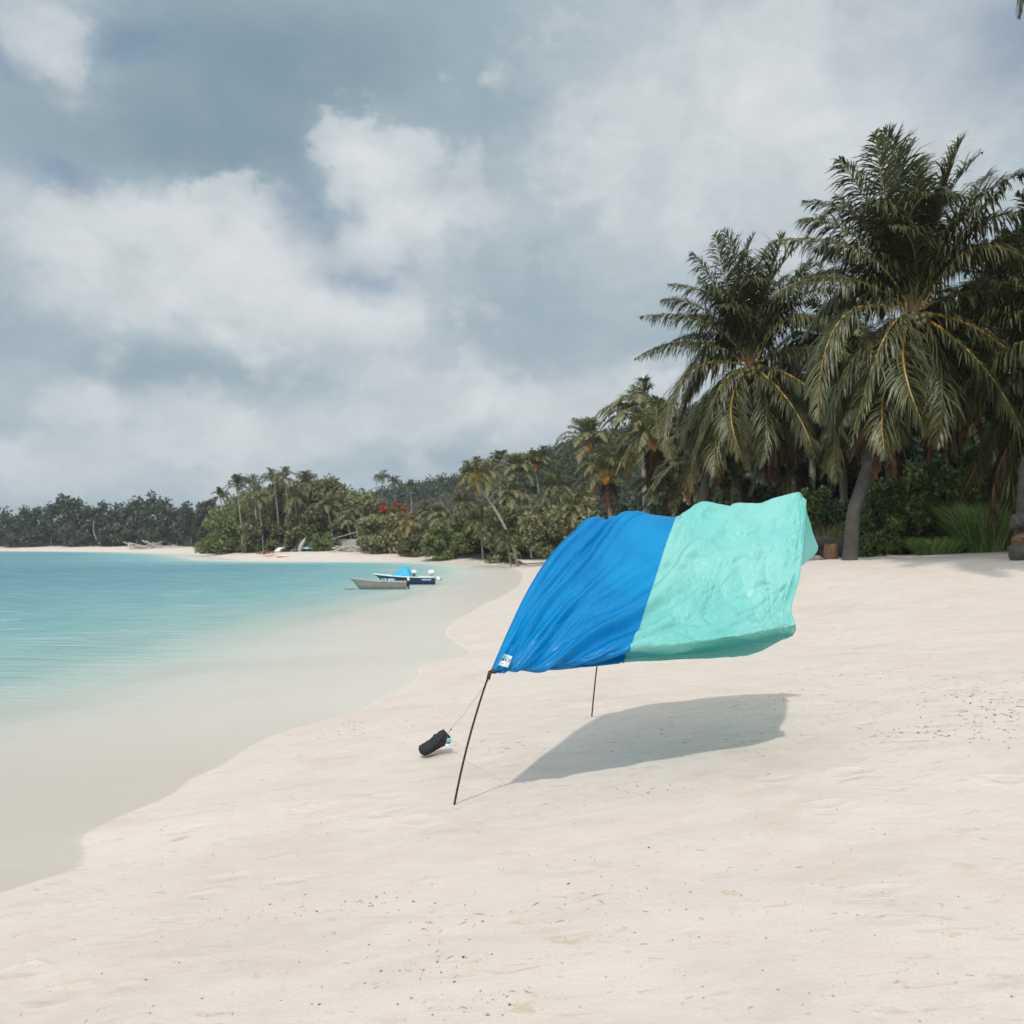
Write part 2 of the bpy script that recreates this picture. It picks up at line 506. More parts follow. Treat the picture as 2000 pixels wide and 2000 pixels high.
M_FBLUE = fabric('blue_cloth', C(.0, .215, .53), C(.0, .275, .61), .28)
M_FMINT = fabric('mint_cloth', C(.22, .62, .575), C(.29, .66, .62), .55)

# ------------------------------------------------------------------ terrain
def g0(px, py, z=0.0):
    d = px_dir(px, py)
    return tuple((np.array((0, 0, CZ)) + d * ((z - CZ) / d[2]))[:2])


near = [(0, 1742), (50, 1722), (100, 1706), (140, 1692), (153, 1672), (156, 1650), (152, 1632), (200, 1610), (250, 1590), (300, 1570),
        (345, 1548), (362, 1522), (405, 1500), (425, 1490), (480, 1462), (560, 1428), (640, 1402), (700, 1388), (745, 1366), (790, 1342), (815, 1322), (815, 1306),
        (860, 1290), (905, 1283), (917, 1272), (895, 1256), (872, 1242), (872, 1224), (905, 1204), (950, 1178), (990, 1160), (1012, 1146),
        (1022, 1130), (1020, 1118), (990, 1107), (940, 1101), (880, 1098), (800, 1096.5), (700, 1096), (610, 1096), (543, 1095.5), (475, 1094), (430, 1089), (380, 1083),
        (326, 1080), (250, 1078), (150, 1077), (0, 1076), (-300, 1073), (-1200, 1070)]
SHORE = [(-30, -60), (-9, -12), (-5.6, 2.0), (-4.6, 4.6)] + [g0(*p) for p in near] + [(-1800, 700), (-1800, -600), (-200, -200)]
VEG = [g0(px, 1060.5 + 1732 * 1.0 / D, CZ - 1.0) for px, D in
       [(2300, 16), (2080, 24), (1990, 30), (1900, 33), (1800, 34), (1690, 35), (1600, 36), (1500, 40), (1400, 46), (1300, 54), (1200, 66), (1120, 78), (1040, 88), (985, 96),
        (930, 114), (880, 122), (800, 130), (700, 136), (620, 142), (540, 150), (470, 160), (440, 185), (400, 250), (330, 276), (250, 288), (100, 300), (0, 310), (-300, 360), (-1200, 460)]]
VEG = VEG + [(-1800, 900), (-1800, 3000), (3000, 3000), (3000, -300), (40, -60), (22, -5)]
_d = np.array([-400, -60, -40, -20, -10, -5, -2, 0, 1.5, 3.3, 6, 10, 20, 30, 60, 400.])
_z = np.array([-9, -4.2, -3.2, -2.0, -.95, -.30, -.09, 0, .19, .42, .72, 1.02, 1.5, 1.85, 2.3, 3.0])


def terrain(x, y):
    x = np.asarray(x, float); y = np.asarray(y, float)
    sx = x + 0.10 * fbm(x * .7, y * .7, 3, 3) * sstep(60, 20, y) ; sy = y + 0.10 * fbm(x * .7 + 9, y * .7, 3, 5)
    d = -poly_sd(SHORE, sx, sy)
    s_ = poly_sd(VEG, x, y)
    z = np.interp(d, _d, _z)
    z = z + 0.72 * sstep(3.5, 10, x) * sstep(12, 27, y) * sstep(0, 4, d) * sstep(110, 60, y)
    amp = sstep(0.3, 3, d)
    z = z + .03 * fbm(x * .35 + 3, y * .6 + x * .12, 3, 17) * sstep(2.5, 6, x) * sstep(8, 13, y) * sstep(60, 30, y)
    z = z + amp * (0.035 * fbm(x * .45, y * .45, 3, 11) + 0.016 * fbm(x * 2.1, y * 2.1, 3, 12) + .007 * fbm(x * 6, y * 6, 2, 15))
    # hills behind the beach
    xr = np.array([-900, -420, -330, -270, -220, -150, -95, -60, -45, -25, -11, 0, 10, 21, 32, 60, 110, 250, 900.])
    hr = np.array([45, 40, 22, 9, 4, 4, 7, 13, 18, 21.5, 24.5, 27.5, 31.5, 34, 35, 36, 38, 40, 40.])
    xs = x * 280.0 / np.maximum(y, 120)
    ridge = np.interp(xs, xr, hr)
    z = z + ridge * sstep(6, 150, s_) * sstep(0, 40, s_) * (1 + .10 * fbm(x * .02, y * .02, 3, 21))
    return z, d, s_


def H(x, y):
    return float(terrain(np.array([x]), np.array([y]))[0][0])


def G(px, py):
    """where the ray through a pixel meets the ground"""
    d = px_dir(px, py)
    t = np.concatenate([np.linspace(3, 40, 900), np.linspace(40, 400, 1500)]) / d[1]
    P = np.array((0, 0, CZ)) + t[:, None] * d
    z = terrain(P[:, 0], P[:, 1])[0]
    k = np.argmax(P[:, 2] < z)
    if P[k, 2] >= z[k]:
        k = len(t) - 1
    return np.array((P[k, 0], P[k, 1], z[k]))


def at(px, Y):
    """ground point under image column px at depth Y"""
    x = (px - 1000) / FPX * Y * math.cos(PITCH)
    return np.array((x, Y, H(x, Y)))


def sinh_axis(c, n, k, far):
    a = far / math.sinh(k)
    t = np.linspace(-1, 1, n)
    return c + a * np.sinh(t * k)


gx = sinh_axis(0.0, 620, 7.0, 1500.0)
gy = sinh_axis(8.0, 820, 7.0, 2200.0)
gy = gy[gy > -320]
X, Y_ = np.meshgrid(gx, gy, indexing='xy')
Z, D_, SV = terrain(X.ravel(), Y_.ravel())
nx, ny = len(gx), len(gy)
idx = np.arange(nx * ny).reshape(ny, nx)
Fq = np.stack((idx[:-1, :-1].ravel(), idx[:-1, 1:].ravel(), idx[1:, 1:].ravel(), idx[1:, :-1].ravel()), 1)

m_sand, t, o = new_mat('sand_and_soil')
geo = t.node('ShaderNodeNewGeometry').outputs['Position']
veg = t.node('ShaderNodeAttribute', attribute_name='veg').outputs['Fac']
shd = t.node('ShaderNodeAttribute', attribute_name='shore').outputs['Fac']
n1 = t.noise(geo, 0.35, 4.0, .6).outputs['Fac']
n2 = t.noise(geo, 2.2, 6.0, .62).outputs['Fac']
n3 = t.noise(geo, 130.0, 3.0, .7).outputs['Fac']
sandc = t.ramp(t.math('MULTIPLY_ADD', n2, .5, t.math('MULTIPLY', n1, .5)), [(.32, C(.575, .465, .405)), (.5, C(.615, .52, .465)), (.68, C(.625, .55, .50))])
sandc = t.mix(t.maprange(n3, .42, .60, .0, .22), sandc, C(.44, .37, .30))
streak_shade = t.noise(t.vmath('MULTIPLY', geo, (.6, 1.1, 1.0)), 1.3, 8.0, .68, .3).outputs['Fac']
sandc = t.mix(t.maprange(streak_shade, .50, .68, 0, .34), sandc, C(.47, .38, .325))  # pinkish-brown sand streaks, with shade bands painted into the same colour
# ochre streaks of finer debris
st = t.noise(t.vmath('MULTIPLY', geo, (1.0, 2.6, 1.0)), 3.2, 7.0, .68, 1.2).outputs['Fac']
sandc = t.mix(t.math('MULTIPLY', t.maprange(st, .56, .67), t.maprange(n1, .40, .58, .12, .7)), sandc, C(.46, .35, .25))
wet = t.maprange(t.math('MULTIPLY_ADD', n2, .10, shd), .10, .045)
foot = t.node('ShaderNodeTexVoronoi', {'Vector': t.vmath('MULTIPLY', t.vmath('ADD', geo, t.vmath('MULTIPLY', t.noise(geo, 3, 3).outputs['Color'], (.3, .3, .3))), (1.0, 1.5, 1.0)), 'Scale': 1.5, 'Randomness': 1.0})
footm = t.maprange(foot.outputs['Distance'], .10, .26, -1.1, .0)
footm = t.math('ADD', footm, t.math('MULTIPLY', t.maprange(t.math('ABSOLUTE', t.math('SUBTRACT', foot.outputs['Distance'], .30)), .0, .08, 1.0, 0.0), .30))
sandc = t.mix(t.math('MULTIPLY', wet, .9), sandc, t.mix(t.maprange(t.node('ShaderNodeSeparateXYZ', {0: geo}).outputs[1], 9.0, 15.0), C(.50, .43, .38), C(.61, .55, .495)))
soil = t.ramp(n2, [(.3, C(.014, .016, .009)), (.7, C(.035, .040, .020))])
vm = t.maprange(t.math('MULTIPLY_ADD', n2, 3.0, veg), 1.2, 3.2)
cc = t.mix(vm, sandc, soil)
rg = t.math('MULTIPLY_ADD', wet, -.45, .95)
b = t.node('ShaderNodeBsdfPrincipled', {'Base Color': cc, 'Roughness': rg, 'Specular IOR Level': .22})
m1 = t.noise(t.vmath('MULTIPLY', geo, (1.0, 1.1, 1.0)), 5.5, 8.0, .60, .1).outputs['Fac']
m2 = t.noise(geo, 55.0, 4.0, .7).outputs['Fac']
pit = t.node('ShaderNodeTexVoronoi', {'Vector': t.vmath('ADD', geo, t.vmath('MULTIPLY', t.noise(geo, 6, 3).outputs['Color'], (.25, .25, .25))), 'Scale': 3.6, 'Randomness': 1.0})
pitm = t.maprange(pit.outputs['Distance'], .05, .22, -.35, .0)
hh = t.math('ADD', t.math('MULTIPLY', m1, 1.0), t.math('ADD', t.math('MULTIPLY', m2, .34), t.math('ADD', t.math('MULTIPLY', pitm, t.maprange(n1, .4, .6)), t.math('MULTIPLY', footm, t.maprange(t.noise(geo, .5, 3.0).outputs['Fac'], .44, .6, .1, .8)))))
bn = t.node('ShaderNodeBump', {'Height': hh, 'Strength': t.math('MULTIPLY_ADD', wet, -.25, .33), 'Distance': .05})
t.l.new(bn.outputs[0], b.inputs['Normal'])
t.l.new(b.outputs[0], o.inputs[0])
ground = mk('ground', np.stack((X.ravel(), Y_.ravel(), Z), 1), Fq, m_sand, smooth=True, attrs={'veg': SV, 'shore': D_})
tag(ground, kind='structure')

# ------------------------------------------------------------------ water
m_water, t, o = new_mat('sea_water')
geo = t.node('ShaderNodeNewGeometry').outputs['Position']
dep = t.node('ShaderNodeAttribute', attribute_name='depth').outputs['Fac']
nn = t.noise(t.vmath('MULTIPLY', geo, (.05, .10, 1)), 1.0, 5.0, .6).outputs['Fac']
dv = t.math('MULTIPLY', dep, t.math('MULTIPLY_ADD', nn, .9, .55))
reef = t.noise(t.vmath('MULTIPLY', geo, (.016, .05, 1)), 1.0, 4.0, .6).outputs['Fac']
body = t.ramp(t.math('MULTIPLY', dv, .25), [(0.0, C(.71, .645, .59)), (.035, C(.73, .70, .65)), (.085, C(.58, .65, .60)), (.15, C(.34, .48, .46)), (.30, C(.20, .37, .38)), (.6, C(.125, .27, .31)), (1, C(.09, .21, .26))])
body = t.mix(t.math('MULTIPLY', t.maprange(reef, .60, .70, 0, .45), t.maprange(dep, 1.2, 2.2)), body, C(.05, .13, .14))
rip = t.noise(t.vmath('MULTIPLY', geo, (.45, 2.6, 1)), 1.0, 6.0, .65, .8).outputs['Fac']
body = t.mix(t.math('MULTIPLY', t.maprange(rip, .52, .66, 0, .34), t.maprange(dep, .25, 1.2)), body, C(.07, .20, .25))  # dark sides of ripples painted into the water colour
body = t.mix(t.math('MULTIPLY', t.maprange(rip, .46, .36, 0, .28), t.maprange(dep, .05, .6)), body, C(.62, .70, .68))  # pale ripple highlights painted into the water colour
turb = t.math('SUBTRACT', 1.0, t.math('POWER', math.exp(-2.6), dv), clamp=True)
r1 = t.noise(t.vmath('MULTIPLY', geo, (.8, 2.4, 1)), 1.0, 6.0, .62, .5).outputs['Fac']
r2 = t.noise(t.vmath('MULTIPLY', geo, (3.0, 7.0, 1)), 1.6, 5.0, .6).outputs['Fac']
hgt = t.math('ADD', r1, t.math('MULTIPLY', r2, .25))
bn = t.node('ShaderNodeBump', {'Height': hgt, 'Strength': t.maprange(dep, .0, .9, .06, .9), 'Distance': .22})
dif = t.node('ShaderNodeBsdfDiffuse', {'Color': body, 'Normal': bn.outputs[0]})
tra = t.node('ShaderNodeBsdfTransparent', {'Color': C(.985, .99, .98)})
mx = t.node('ShaderNodeMixShader', {0: turb, 1: tra.outputs[0], 2: dif.outputs[0]})
gl = t.node('ShaderNodeBsdfGlossy', {'Color': C(1, 1, 1), 'Roughness': .16, 'Normal': bn.outputs[0]})
fr = t.node('ShaderNodeFresnel', {'IOR': 1.33, 'Normal': bn.outputs[0]})
mx2 = t.node('ShaderNodeMixShader', {0: t.math('MULTIPLY', t.math('MINIMUM', fr.outputs[0], .5), .32), 1: mx.outputs[0], 2: gl.outputs[0]})
t.l.new(mx2.outputs[0], o.inputs[0])
wx = sinh_axis(-6.0, 420, 6.3, 1400.0); wx = wx[wx < 40]
wy = sinh_axis(9.0, 520, 6.3, 1400.0); wy = wy[(wy > -200)]
XX, YY = np.meshgrid(wx, wy, indexing='xy')
zz, dd, _ = terrain(XX.ravel(), YY.ravel())
idx = np.arange(XX.size).reshape(XX.shape)
Fw = np.stack((idx[:-1, :-1].ravel(), idx[:-1, 1:].ravel(), idx[1:, 1:].ravel(), idx[1:, :-1].ravel()), 1)
keep = (zz[Fw] < 0.03).any(1)
Fw = Fw[keep]
used, inv = np.unique(Fw, return_inverse=True)
Vw = np.stack((XX.ravel(), YY.ravel(), np.zeros(XX.size)), 1)[used]
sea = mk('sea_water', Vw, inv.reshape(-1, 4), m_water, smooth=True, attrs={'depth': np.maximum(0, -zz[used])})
tag(sea, kind='structure')

# ------------------------------------------------------------------ foliage builders
def leaf_quads(C_, rng, size, elong=1.8, up=0.0, out=None, outw=0.0):
    """one pointed leaf per centre"""
    n = len(C_)
    a = rng.normal(size=(n, 3)); a[:, 2] += up
    if out is not None: a = a + out * outw
    a /= np.linalg.norm(a, axis=1)[:, None]
    b_ = rng.normal(size=(n, 3)); b_ -= (b_ * a).sum(1)[:, None] * a; b_ /= np.linalg.norm(b_, axis=1)[:, None]
    s_ = size * rng.uniform(.6, 1.35, n)[:, None]
    V = np.stack((C_ - a * s_ * elong * .5, C_ + b_ * s_ * .5 + a * s_ * .05, C_ + a * s_ * elong * .5, C_ - b_ * s_ * .5 + a * s_ * .05), 1)
    return V.reshape(-1, 3), np.arange(4 * n).reshape(-1, 4)


def crown_points(rng, n, rad, clumps=26, cr=0.36, base=-0.35):
    rad = np.asarray(rad, float)
    u = rng.normal(size=(clumps, 3)); u /= np.linalg.norm(u, axis=1)[:, None]
    u[:, 2] = np.maximum(u[:, 2], base)
    c = u * rng.uniform(.45, .95, clumps)[:, None] * rad
    w = rng.uniform(.5, 1.3, clumps); k = rng.choice(clumps, n, p=w / w.sum())
    v = rng.normal(size=(n, 3)); v /= np.linalg.norm(v, axis=1)[:, None]
    r = rng.uniform(0, 1, n) ** .45
    out = v
    return c[k] + v * (r * cr * (.6 + .4 * w[k]))[:, None] * rad.mean(), out


def tube_pts(a, b_, bend, n=8):
    a = np.asarray(a, float); b_ = np.asarray(b_, float); t_ = np.linspace(0, 1, n)[:, None]
    return a * (1 - t_) + b_ * t_ + np.asarray(bend, float) * 4 * t_ * (1 - t_)


def broadleaf(parent, seed, h, rad, n, leaf, mat, trunk_r=None, clumps=26, cr=.36, base=-.35, limbs=5, bark_m=None, crown_name='crown', up=.3):
    """trunk with limbs, crown of leaf clumps; local origin at the foot"""
    rng = R(seed)
    tr = trunk_r or max(.05, h * .022)
    mb = MB()
    top = np.array((rng.uniform(-.1, .1) * h, rng.uniform(-.1, .1) * h, h - rad[2] * .6))
    mb.tube(tube_pts((0, 0, -.3), top, (rng.uniform(-.05, .05) * h, 0, 0)), np.linspace(tr, tr * .5, 8), 7)
    for k in range(limbs):
        a = rng.uniform(0, 6.28); s0 = top * rng.uniform(.55, .95)
        e = top + np.array((math.cos(a) * rad[0] * .6, math.sin(a) * rad[1] * .6, rad[2] * rng.uniform(.1, .7)))
        mb.tube(tube_pts(s0, e, (0, 0, -.06 * h), 6), np.linspace(tr * .45, tr * .12, 6), 5)
    mb.build('trunk', bark_m or M_BARK, parent, True)
    P, o_ = crown_points(rng, n, rad, clumps, cr, base)
    V, F = leaf_quads(P + np.array((top[0], top[1], h - rad[2])), rng, leaf, up=up, out=o_, outw=.8)
    V[:, 2] = np.maximum(V[:, 2], -.02)
    return mk(crown_name, V, F, mat, parent)


def frond_mesh(p0, pm, p1, rng, L=.9, pairs=60, wid=.045, hang=.6, seg=3, ribw=.045, spread=.75, wind=(0, 0, 0), start=.10, clump=0.0):
    """one pinnate frond along a curve: rib + two rows of leaflets"""
    p0, pm, p1 = map(lambda q: np.asarray(q, float), (p0, pm, p1))
    c = 2 * pm - .5 * (p0 + p1)
    f_ = lambda t: (1 - t)[:, None] ** 2 * p0 + 2 * (t * (1 - t))[:, None] * c + t[:, None] ** 2 * p1
    tt = np.linspace(0, 1, 14)
    rib = f_(tt)
    wind = np.asarray(wind, float)
    t = np.linspace(start, .995, pairs)
    Vs = []; Fs = []; nv0 = 0
    for side in (-1, 1):
        tj = np.clip(t + rng.normal(0, .25 / pairs, pairs), start, 1)
        if clump:
            tj = np.clip(tj + clump * np.sin(tj * 60 + side) / pairs, start, 1)
        P = f_(tj)
        T = f_(np.clip(tj + .01, 0, 1.02)) - f_(tj - .01); T /= np.linalg.norm(T, axis=1)[:, None]
        Sd = np.cross(T, np.array((0, 0, 1.0))) + 1e-4; Sd /= np.linalg.norm(Sd, axis=1)[:, None]
        N = np.cross(Sd, T)
        ln = L * np.clip(np.sin(np.pi * np.clip(tj * .86 + .14, 0, 1)) ** .55, .16, 1) * rng.uniform(.68, 1.18, pairs)
        fw = (.35 + .75 * tj ** 2)[:, None]
        d0 = Sd * side * spread + T * fw + N * .28 + rng.normal(0, .17, (pairs, 3)) + wind * .35
        d0 /= np.linalg.norm(d0, axis=1)[:, None]
        hg = hang * rng.uniform(.75, 1.25, pairs)[:, None]
        pts = [P]; cur = P; d_ = d0
        for k in range(seg):
            d_ = d_ + np.array((0, 0, -1.0)) * hg * (.5 + .5 * k) + wind * .3
            d_ = d_ / np.linalg.norm(d_, axis=1)[:, None]
            cur = cur + d_ * (ln / seg)[:, None]
            pts.append(cur)
        wd_ = np.cross(d0, N * .6 + np.array((.2, -.3, .5))); wd_ /= np.linalg.norm(wd_, axis=1)[:, None] + 1e-9
        prof = np.array([.55, 1.0, .8, .12]) if seg == 3 else np.array([.6, 1.0, .1])
        rows = []
        for k in range(seg + 1):
            w_ = wd_ * wid * .5 * prof[k]
            rows.append(pts[k] - w_); rows.append(pts[k] + w_)
        V = np.stack(rows, 1).reshape(-1, 3)
        m = 2 * (seg + 1)
        base_ = nv0 + np.arange(pairs)[:, None] * m
        for k in range(seg):
            Fs.append(np.concatenate((base_ + 2 * k, base_ + 2 * k + 1, base_ + 2 * k + 3, base_ + 2 * k + 2), 1))
        Vs.append(V); nv0 += len(V)
    # rib: three-sided tube
    k3 = 4
    T = np.gradient(rib, axis=0); T /= np.linalg.norm(T, axis=1)[:, None]
    A = np.cross(T, (0.1, 0.05, 1.0)); A /= np.linalg.norm(A, axis=1)[:, None]; B = np.cross(T, A)
    rr = ribw * (1 - .85 * tt)
    th = np.arange(k3) * 2 * np.pi / k3
    Vr = (rib[:, None] + rr[:, None, None] * (A[:, None] * np.cos(th)[None, :, None] + B[:, None] * np.sin(th)[None, :, None])).reshape(-1, 3)
    i = np.arange(len(tt) - 1)[:, None] * k3
    j = np.arange(k3)[None, :]
    Fr = np.stack(((i + j), (i + (j + 1) % k3), (i + k3 + (j + 1) % k3), (i + k3 + j)), -1).reshape(-1, 4) + nv0
    V = np.vstack(Vs + [Vr]); Fl = np.vstack(Fs); F = np.vstack((Fl, Fr))
    mi = np.concatenate((np.zeros(len(Fl)), np.ones(len(Fr))))
    return V, F, mi


def copy_tree(o_, parent=None):
    c = o_.copy(); S.collection.objects.link(c)
    if parent is not None:
        c.parent = parent
    for ch in o_.children:
        copy_tree(ch, c)
    return c


# ------------------------------------------------------------------ the large coconut palms
DR = 30.0
U = DR / FPX                                   # metres per pixel at the big palm


def palm_crown(par, cx, cy, specs, u, seed):
    """fronds given as start, middle, tip in photo pixels about the crown heart; depth in metres"""
    rng = R(seed)
    for (sx, sy, mx_, my, tx, ty, dep_, kind, L, hang) in specs:
        q = lambda x, y, d_: np.array(((x - cx) * u, d_, -(y - cy) * u))
        mats = {'y': [M_PALM, M_RIB], 'g': [M_PALM, M_RIBG], 'd': [M_DEAD, M_RIBD], 'l': [M_PALM_LIT, M_RIB]}[kind]
        bow = np.array((rng.uniform(-.25, .25), rng.uniform(-.2, .2), rng.uniform(.0, .3)))
        V, F, mi = frond_mesh(q(sx, sy, dep_ * .06), q(mx_, my, dep_ * .6) + bow, q(tx, ty, dep_), rng, L=L * (1.22 if kind == 'g' else 1.1), pairs=104, wid=.060, hang=hang + (.10 if kind == 'g' else 0), seg=3,
                              ribw=.055 if kind != 'g' else .045, spread=.8, wind=(-.12, 0, 0), clump=1.1)
        mk('dead_frond' if kind == 'd' else 'frond', V, F, mats, par, False, mi)


cx, cy = 1784, 608
SPEC = [  # sx, sy, mx, my, tx, ty, depth, kind, leaflet length, hang
    (1778, 592, 1738, 430, 1694, 272, -.8, 'g', 1.15, .16), (1784, 590, 1767, 420, 1803, 252, .4, 'g', 1.15, .12),
    (1790, 592, 1800, 410, 1850, 262, 1.6, 'g', 1.1, .12),
    (1792, 592, 1824, 430, 1912, 300, -.4, 'g', 1.1, .2), (1796, 594, 1868, 440, 2002, 342, -.8, 'g', 1.15, .28),
    (1782, 596, 1745, 440, 1840, 428, -2.0, 'g', 1.0, .45), (1774, 594, 1700, 450, 1576, 380, .3, 'g', 1.1, .3),
    (1770, 596, 1668, 512, 1500, 478, -.6, 'y', 1.15, .75), (1768, 600, 1640, 560, 1488, 592, -.9, 'y', 1.15, .8),
    (1768, 610, 1622, 650, 1556, 842, -1.9, 'y', 1.3, .6), (1774, 620, 1738, 740, 1752, 872, -2.2, 'y', 1.25, .45),
    (1770, 618, 1700, 690, 1630, 880, -1.3, 'y', 1.2, .5), (1772, 622, 1706, 770, 1683, 905, -1.7, 'y', 1.2, .5),
    (1796, 620, 1868, 730, 1922, 866, -2.2, 'y', 1.3, .45), (1802, 612, 1925, 690, 2012, 830, -1.6, 'y', 1.3, .55),
    (1800, 600, 1905, 512, 2010, 575, -1.4, 'y', 1.2, .7), (1800, 604, 1920, 570, 2070, 605, -.2, 'y', 1.2, .75),
    (1790, 600, 1720, 540, 1600, 640, 2.0, 'g', 1.2, .7), (1790, 600, 1850, 540, 1970, 650, 2.4, 'g', 1.2, .7),
    (1784, 600, 1660, 620, 1600, 760, 1.6, 'g', 1.2, .6), (1790, 610, 1830, 720, 1800, 880, -1.0, 'g', 1.25, .4),
    (1790, 612, 1880, 690, 1870, 860, .8, 'g', 1.25, .5), (1784, 614, 1690, 740, 1640, 860, .9, 'g', 1.25, .5),
    (1784, 600, 1810, 470, 1930, 420, 1.9, 'g', 1.1, .4), (1784, 600, 1700, 480, 1640, 440, 2.2, 'g', 1.1, .4),
    (1778, 612, 1745, 700, 1715, 840, .6, 'g', 1.2, .4), (1786, 612, 1775, 730, 1790, 870, 1.4, 'g', 1.2, .4),
    (1784, 592, 1775, 470, 1770, 340, -.8, 'g', 1.1, .2), (1786, 592, 1806, 500, 1880, 420, -1.0, 'g', 1.0, .4),
    (1784, 600, 1700, 520, 1590, 520, 1.2, 'g', 1.2, .5), (1784, 600, 1730, 470, 1660, 350, 1.2, 'g', 1.2, .3), (1784, 600, 1840, 460, 1890, 360, 1.0, 'g', 1.2, .3), (1784, 600, 1870, 500, 1960, 480, 1.2, 'g', 1.2, .5), (1784, 610, 1660, 700, 1600, 830, -.4, 'g', 1.3, .5),
    (1784, 610, 1720, 760, 1700, 900, 1.0, 'g', 1.3, .4), (1784, 610, 1860, 660, 1950, 760, .6, 'g', 1.3, .5), (1784, 610, 1900, 620, 1990, 700, 1.6, 'g', 1.3, .6),
    (1780, 594, 1700, 430, 1636, 312, -.3, 'g', 1.2, .3), (1782, 592, 1745, 400, 1716, 262, -.6, 'g', 1.2, .2),
    (1790, 592, 1846, 400, 1872, 276, -.5, 'g', 1.2, .22), (1792, 592, 1880, 430, 1950, 326, .5, 'g', 1.2, .3), (1778, 598, 1680, 480, 1560, 430, -.3, 'g', 1.2, .45),
    (1794, 598, 1890, 470, 1990, 430, -.9, 'g', 1.2, .5), (1782, 592, 1725, 480, 1660, 420, -1.5, 'g', 1.1, .5), (1790, 592, 1850, 480, 1915, 400, -1.6, 'g', 1.1, .5),
    (1784, 606, 1690, 590, 1610, 700, .8, 'g', 1.3, .6), (1784, 606, 1755, 500, 1700, 470, -1.6, 'g', 1.0, .5),
    (1776, 622, 1730, 780, 1692, 935, -.5, 'd', .9, .9), (1770, 620, 1700, 770, 1660, 900, .2, 'd', .9, .9), (1774, 616, 1650, 760, 1640, 940, .6, 'g', 1.2, .6),
    (1790, 618, 1840, 740, 1850, 880, .2, 'd', .9, .9), (1794, 618, 1862, 730, 1885, 895, .6, 'd', .9, .9),
    (1788, 622, 1815, 760, 1835, 900, 1.0, 'd', .9, .9), (1796, 616, 1880, 760, 1905, 880, 1.3, 'd', .9, .9),
]


def coconuts(par, c, n, r, mat, seed, spread=.45):
    rng = R(seed)
    for k in range(n):
        a = rng.uniform(-2.8, -.3)
        p = np.asarray(c, float) + np.array((math.cos(a) * spread * rng.uniform(.3, 1), math.sin(a) * spread * .7, -rng.uniform(.1, .75) * spread * 1.5))
        MB().blob(p, (r * .85, r * .85, r * rng.uniform(1, 1.2)), k, .06).build('coconut', mat, par, True)


def trunk_obj(par, pts, r0, r1, mat, flare=1.5, name='trunk'):
    pts = crspline(np.asarray(pts, float), 26)
    s_ = np.linspace(0, 1, len(pts))
    rad = r0 + (r1 - r0) * s_ + r0 * (flare - 1) * np.exp(-s_ * 16)
    rad = rad * (1 + .035 * np.sin(np.arange(len(pts)) * 2.3))
    MB().tube(pts, rad, 14).build(name, mat, par, True)


def big_palm(label, crown_px, D, base_px, seed, trunk_via, spec=SPEC, mirror=False):
    hp = W(crown_px[0], crown_px[1], D)
    bp = at(base_px, D + .6)
    root = thing('coconut_palm', label, 'palm tree', bp, 0, 'tall coconut palms at the edge of the sand')
    return root, hp - bp


root, hv = big_palm('largest coconut palm, its crown towering over the right of the beach', (cx, cy), DR, 1655, 1, None)
holder_off = hv
# the crown is built about its heart and then moved up onto the trunk
n_before = len(root.children)
palm_crown(root, cx, cy, SPEC, U, 5)
for ch in root.children:
    ch.location = tuple(hv)
tvia = [(0, 0, -.35), (.12, 0, .35)] + [tuple(W(px, py, DR + .4) - np.array(root.location)) for px, py in ((1668, 1000), (1690, 930), (1722, 800), (1762, 680))] + [tuple(hv + np.array((0, 0, .15)))]
trunk_obj(root, tvia, .26, .17, M_TRUNK, 1.35)
coconuts(root, hv + np.array((0, -.30, -.15)), 8, .125, M_COCO, 3, .42)
MB().blob(hv + np.array((0, .05, .1)), (.24, .24, .5), 4, .2).build('crown_heart', M_RIBD, root, True)

palmL = copy_tree(root)
palmL['label'] = 'second tallest coconut palm, rising behind the blowing beach canopy'
DL = 40.0
hpL = W(1465, 712, DL)
rL = -.15
palmL.rotation_euler.z = rL
palmL.location = (hpL[0] - (hv[0] * math.cos(rL) - hv[1] * math.sin(rL)), hpL[1] - (hv[0] * math.sin(rL) + hv[1] * math.cos(rL)), hpL[2] - hv[2])
bz = H(palmL.location.x, palmL.location.y)
# give this palm its own trunk so that its foot stands in the sand
for ch in list(palmL.children):
    if ch.name.startswith('trunk'):
        bpy.data.objects.remove(ch)
fz = bz - palmL.location.z
palmL_t = [(0.6, 0, fz - .4), (.5, 0, fz + .5), (.1, 0, fz + (hv[2] - fz) * .4), (hv[0] * .6, 0, fz + (hv[2] - fz) * .75), tuple(hv + np.array((0, 0, .1)))]
trunk_obj(palmL, palmL_t, .25, .16, M_TRUNK, 1.3)

# palm at the right edge: trunk in the frame, crown mostly out of it
palmE = copy_tree(root)
palmE['label'] = 'coconut palm cut by the right edge, rocks piled round its foot'
for ch in list(palmE.children):
    if ch.name.startswith('trunk'):
        bpy.data.objects.remove(ch)
hE = W(2095, 740, 29.0)
palmE.rotation_euler.z = 2.4
cR, sR = math.cos(2.4), math.sin(2.4)
palmE.location = (hE[0] - (hv[0] * cR - hv[1] * sR), hE[1] - (hv[0] * sR + hv[1] * cR), hE[2] - hv[2])
bE = at(2003, 26.5)


def toE(p):
    d_ = np.asarray(p, float) - np.array(palmE.location)
    return np.array((d_[0] * cR + d_[1] * sR, -d_[0] * sR + d_[1] * cR, d_[2]))


trunk_obj(palmE, [toE(bE - np.array((0, 0, .4))), toE(bE + np.array((0, 0, .8))), toE(W(2012, 900, 27)), toE(W(2050, 830, 28)), toE(hE)], .30, .18, M_TRUNK, 1.2)

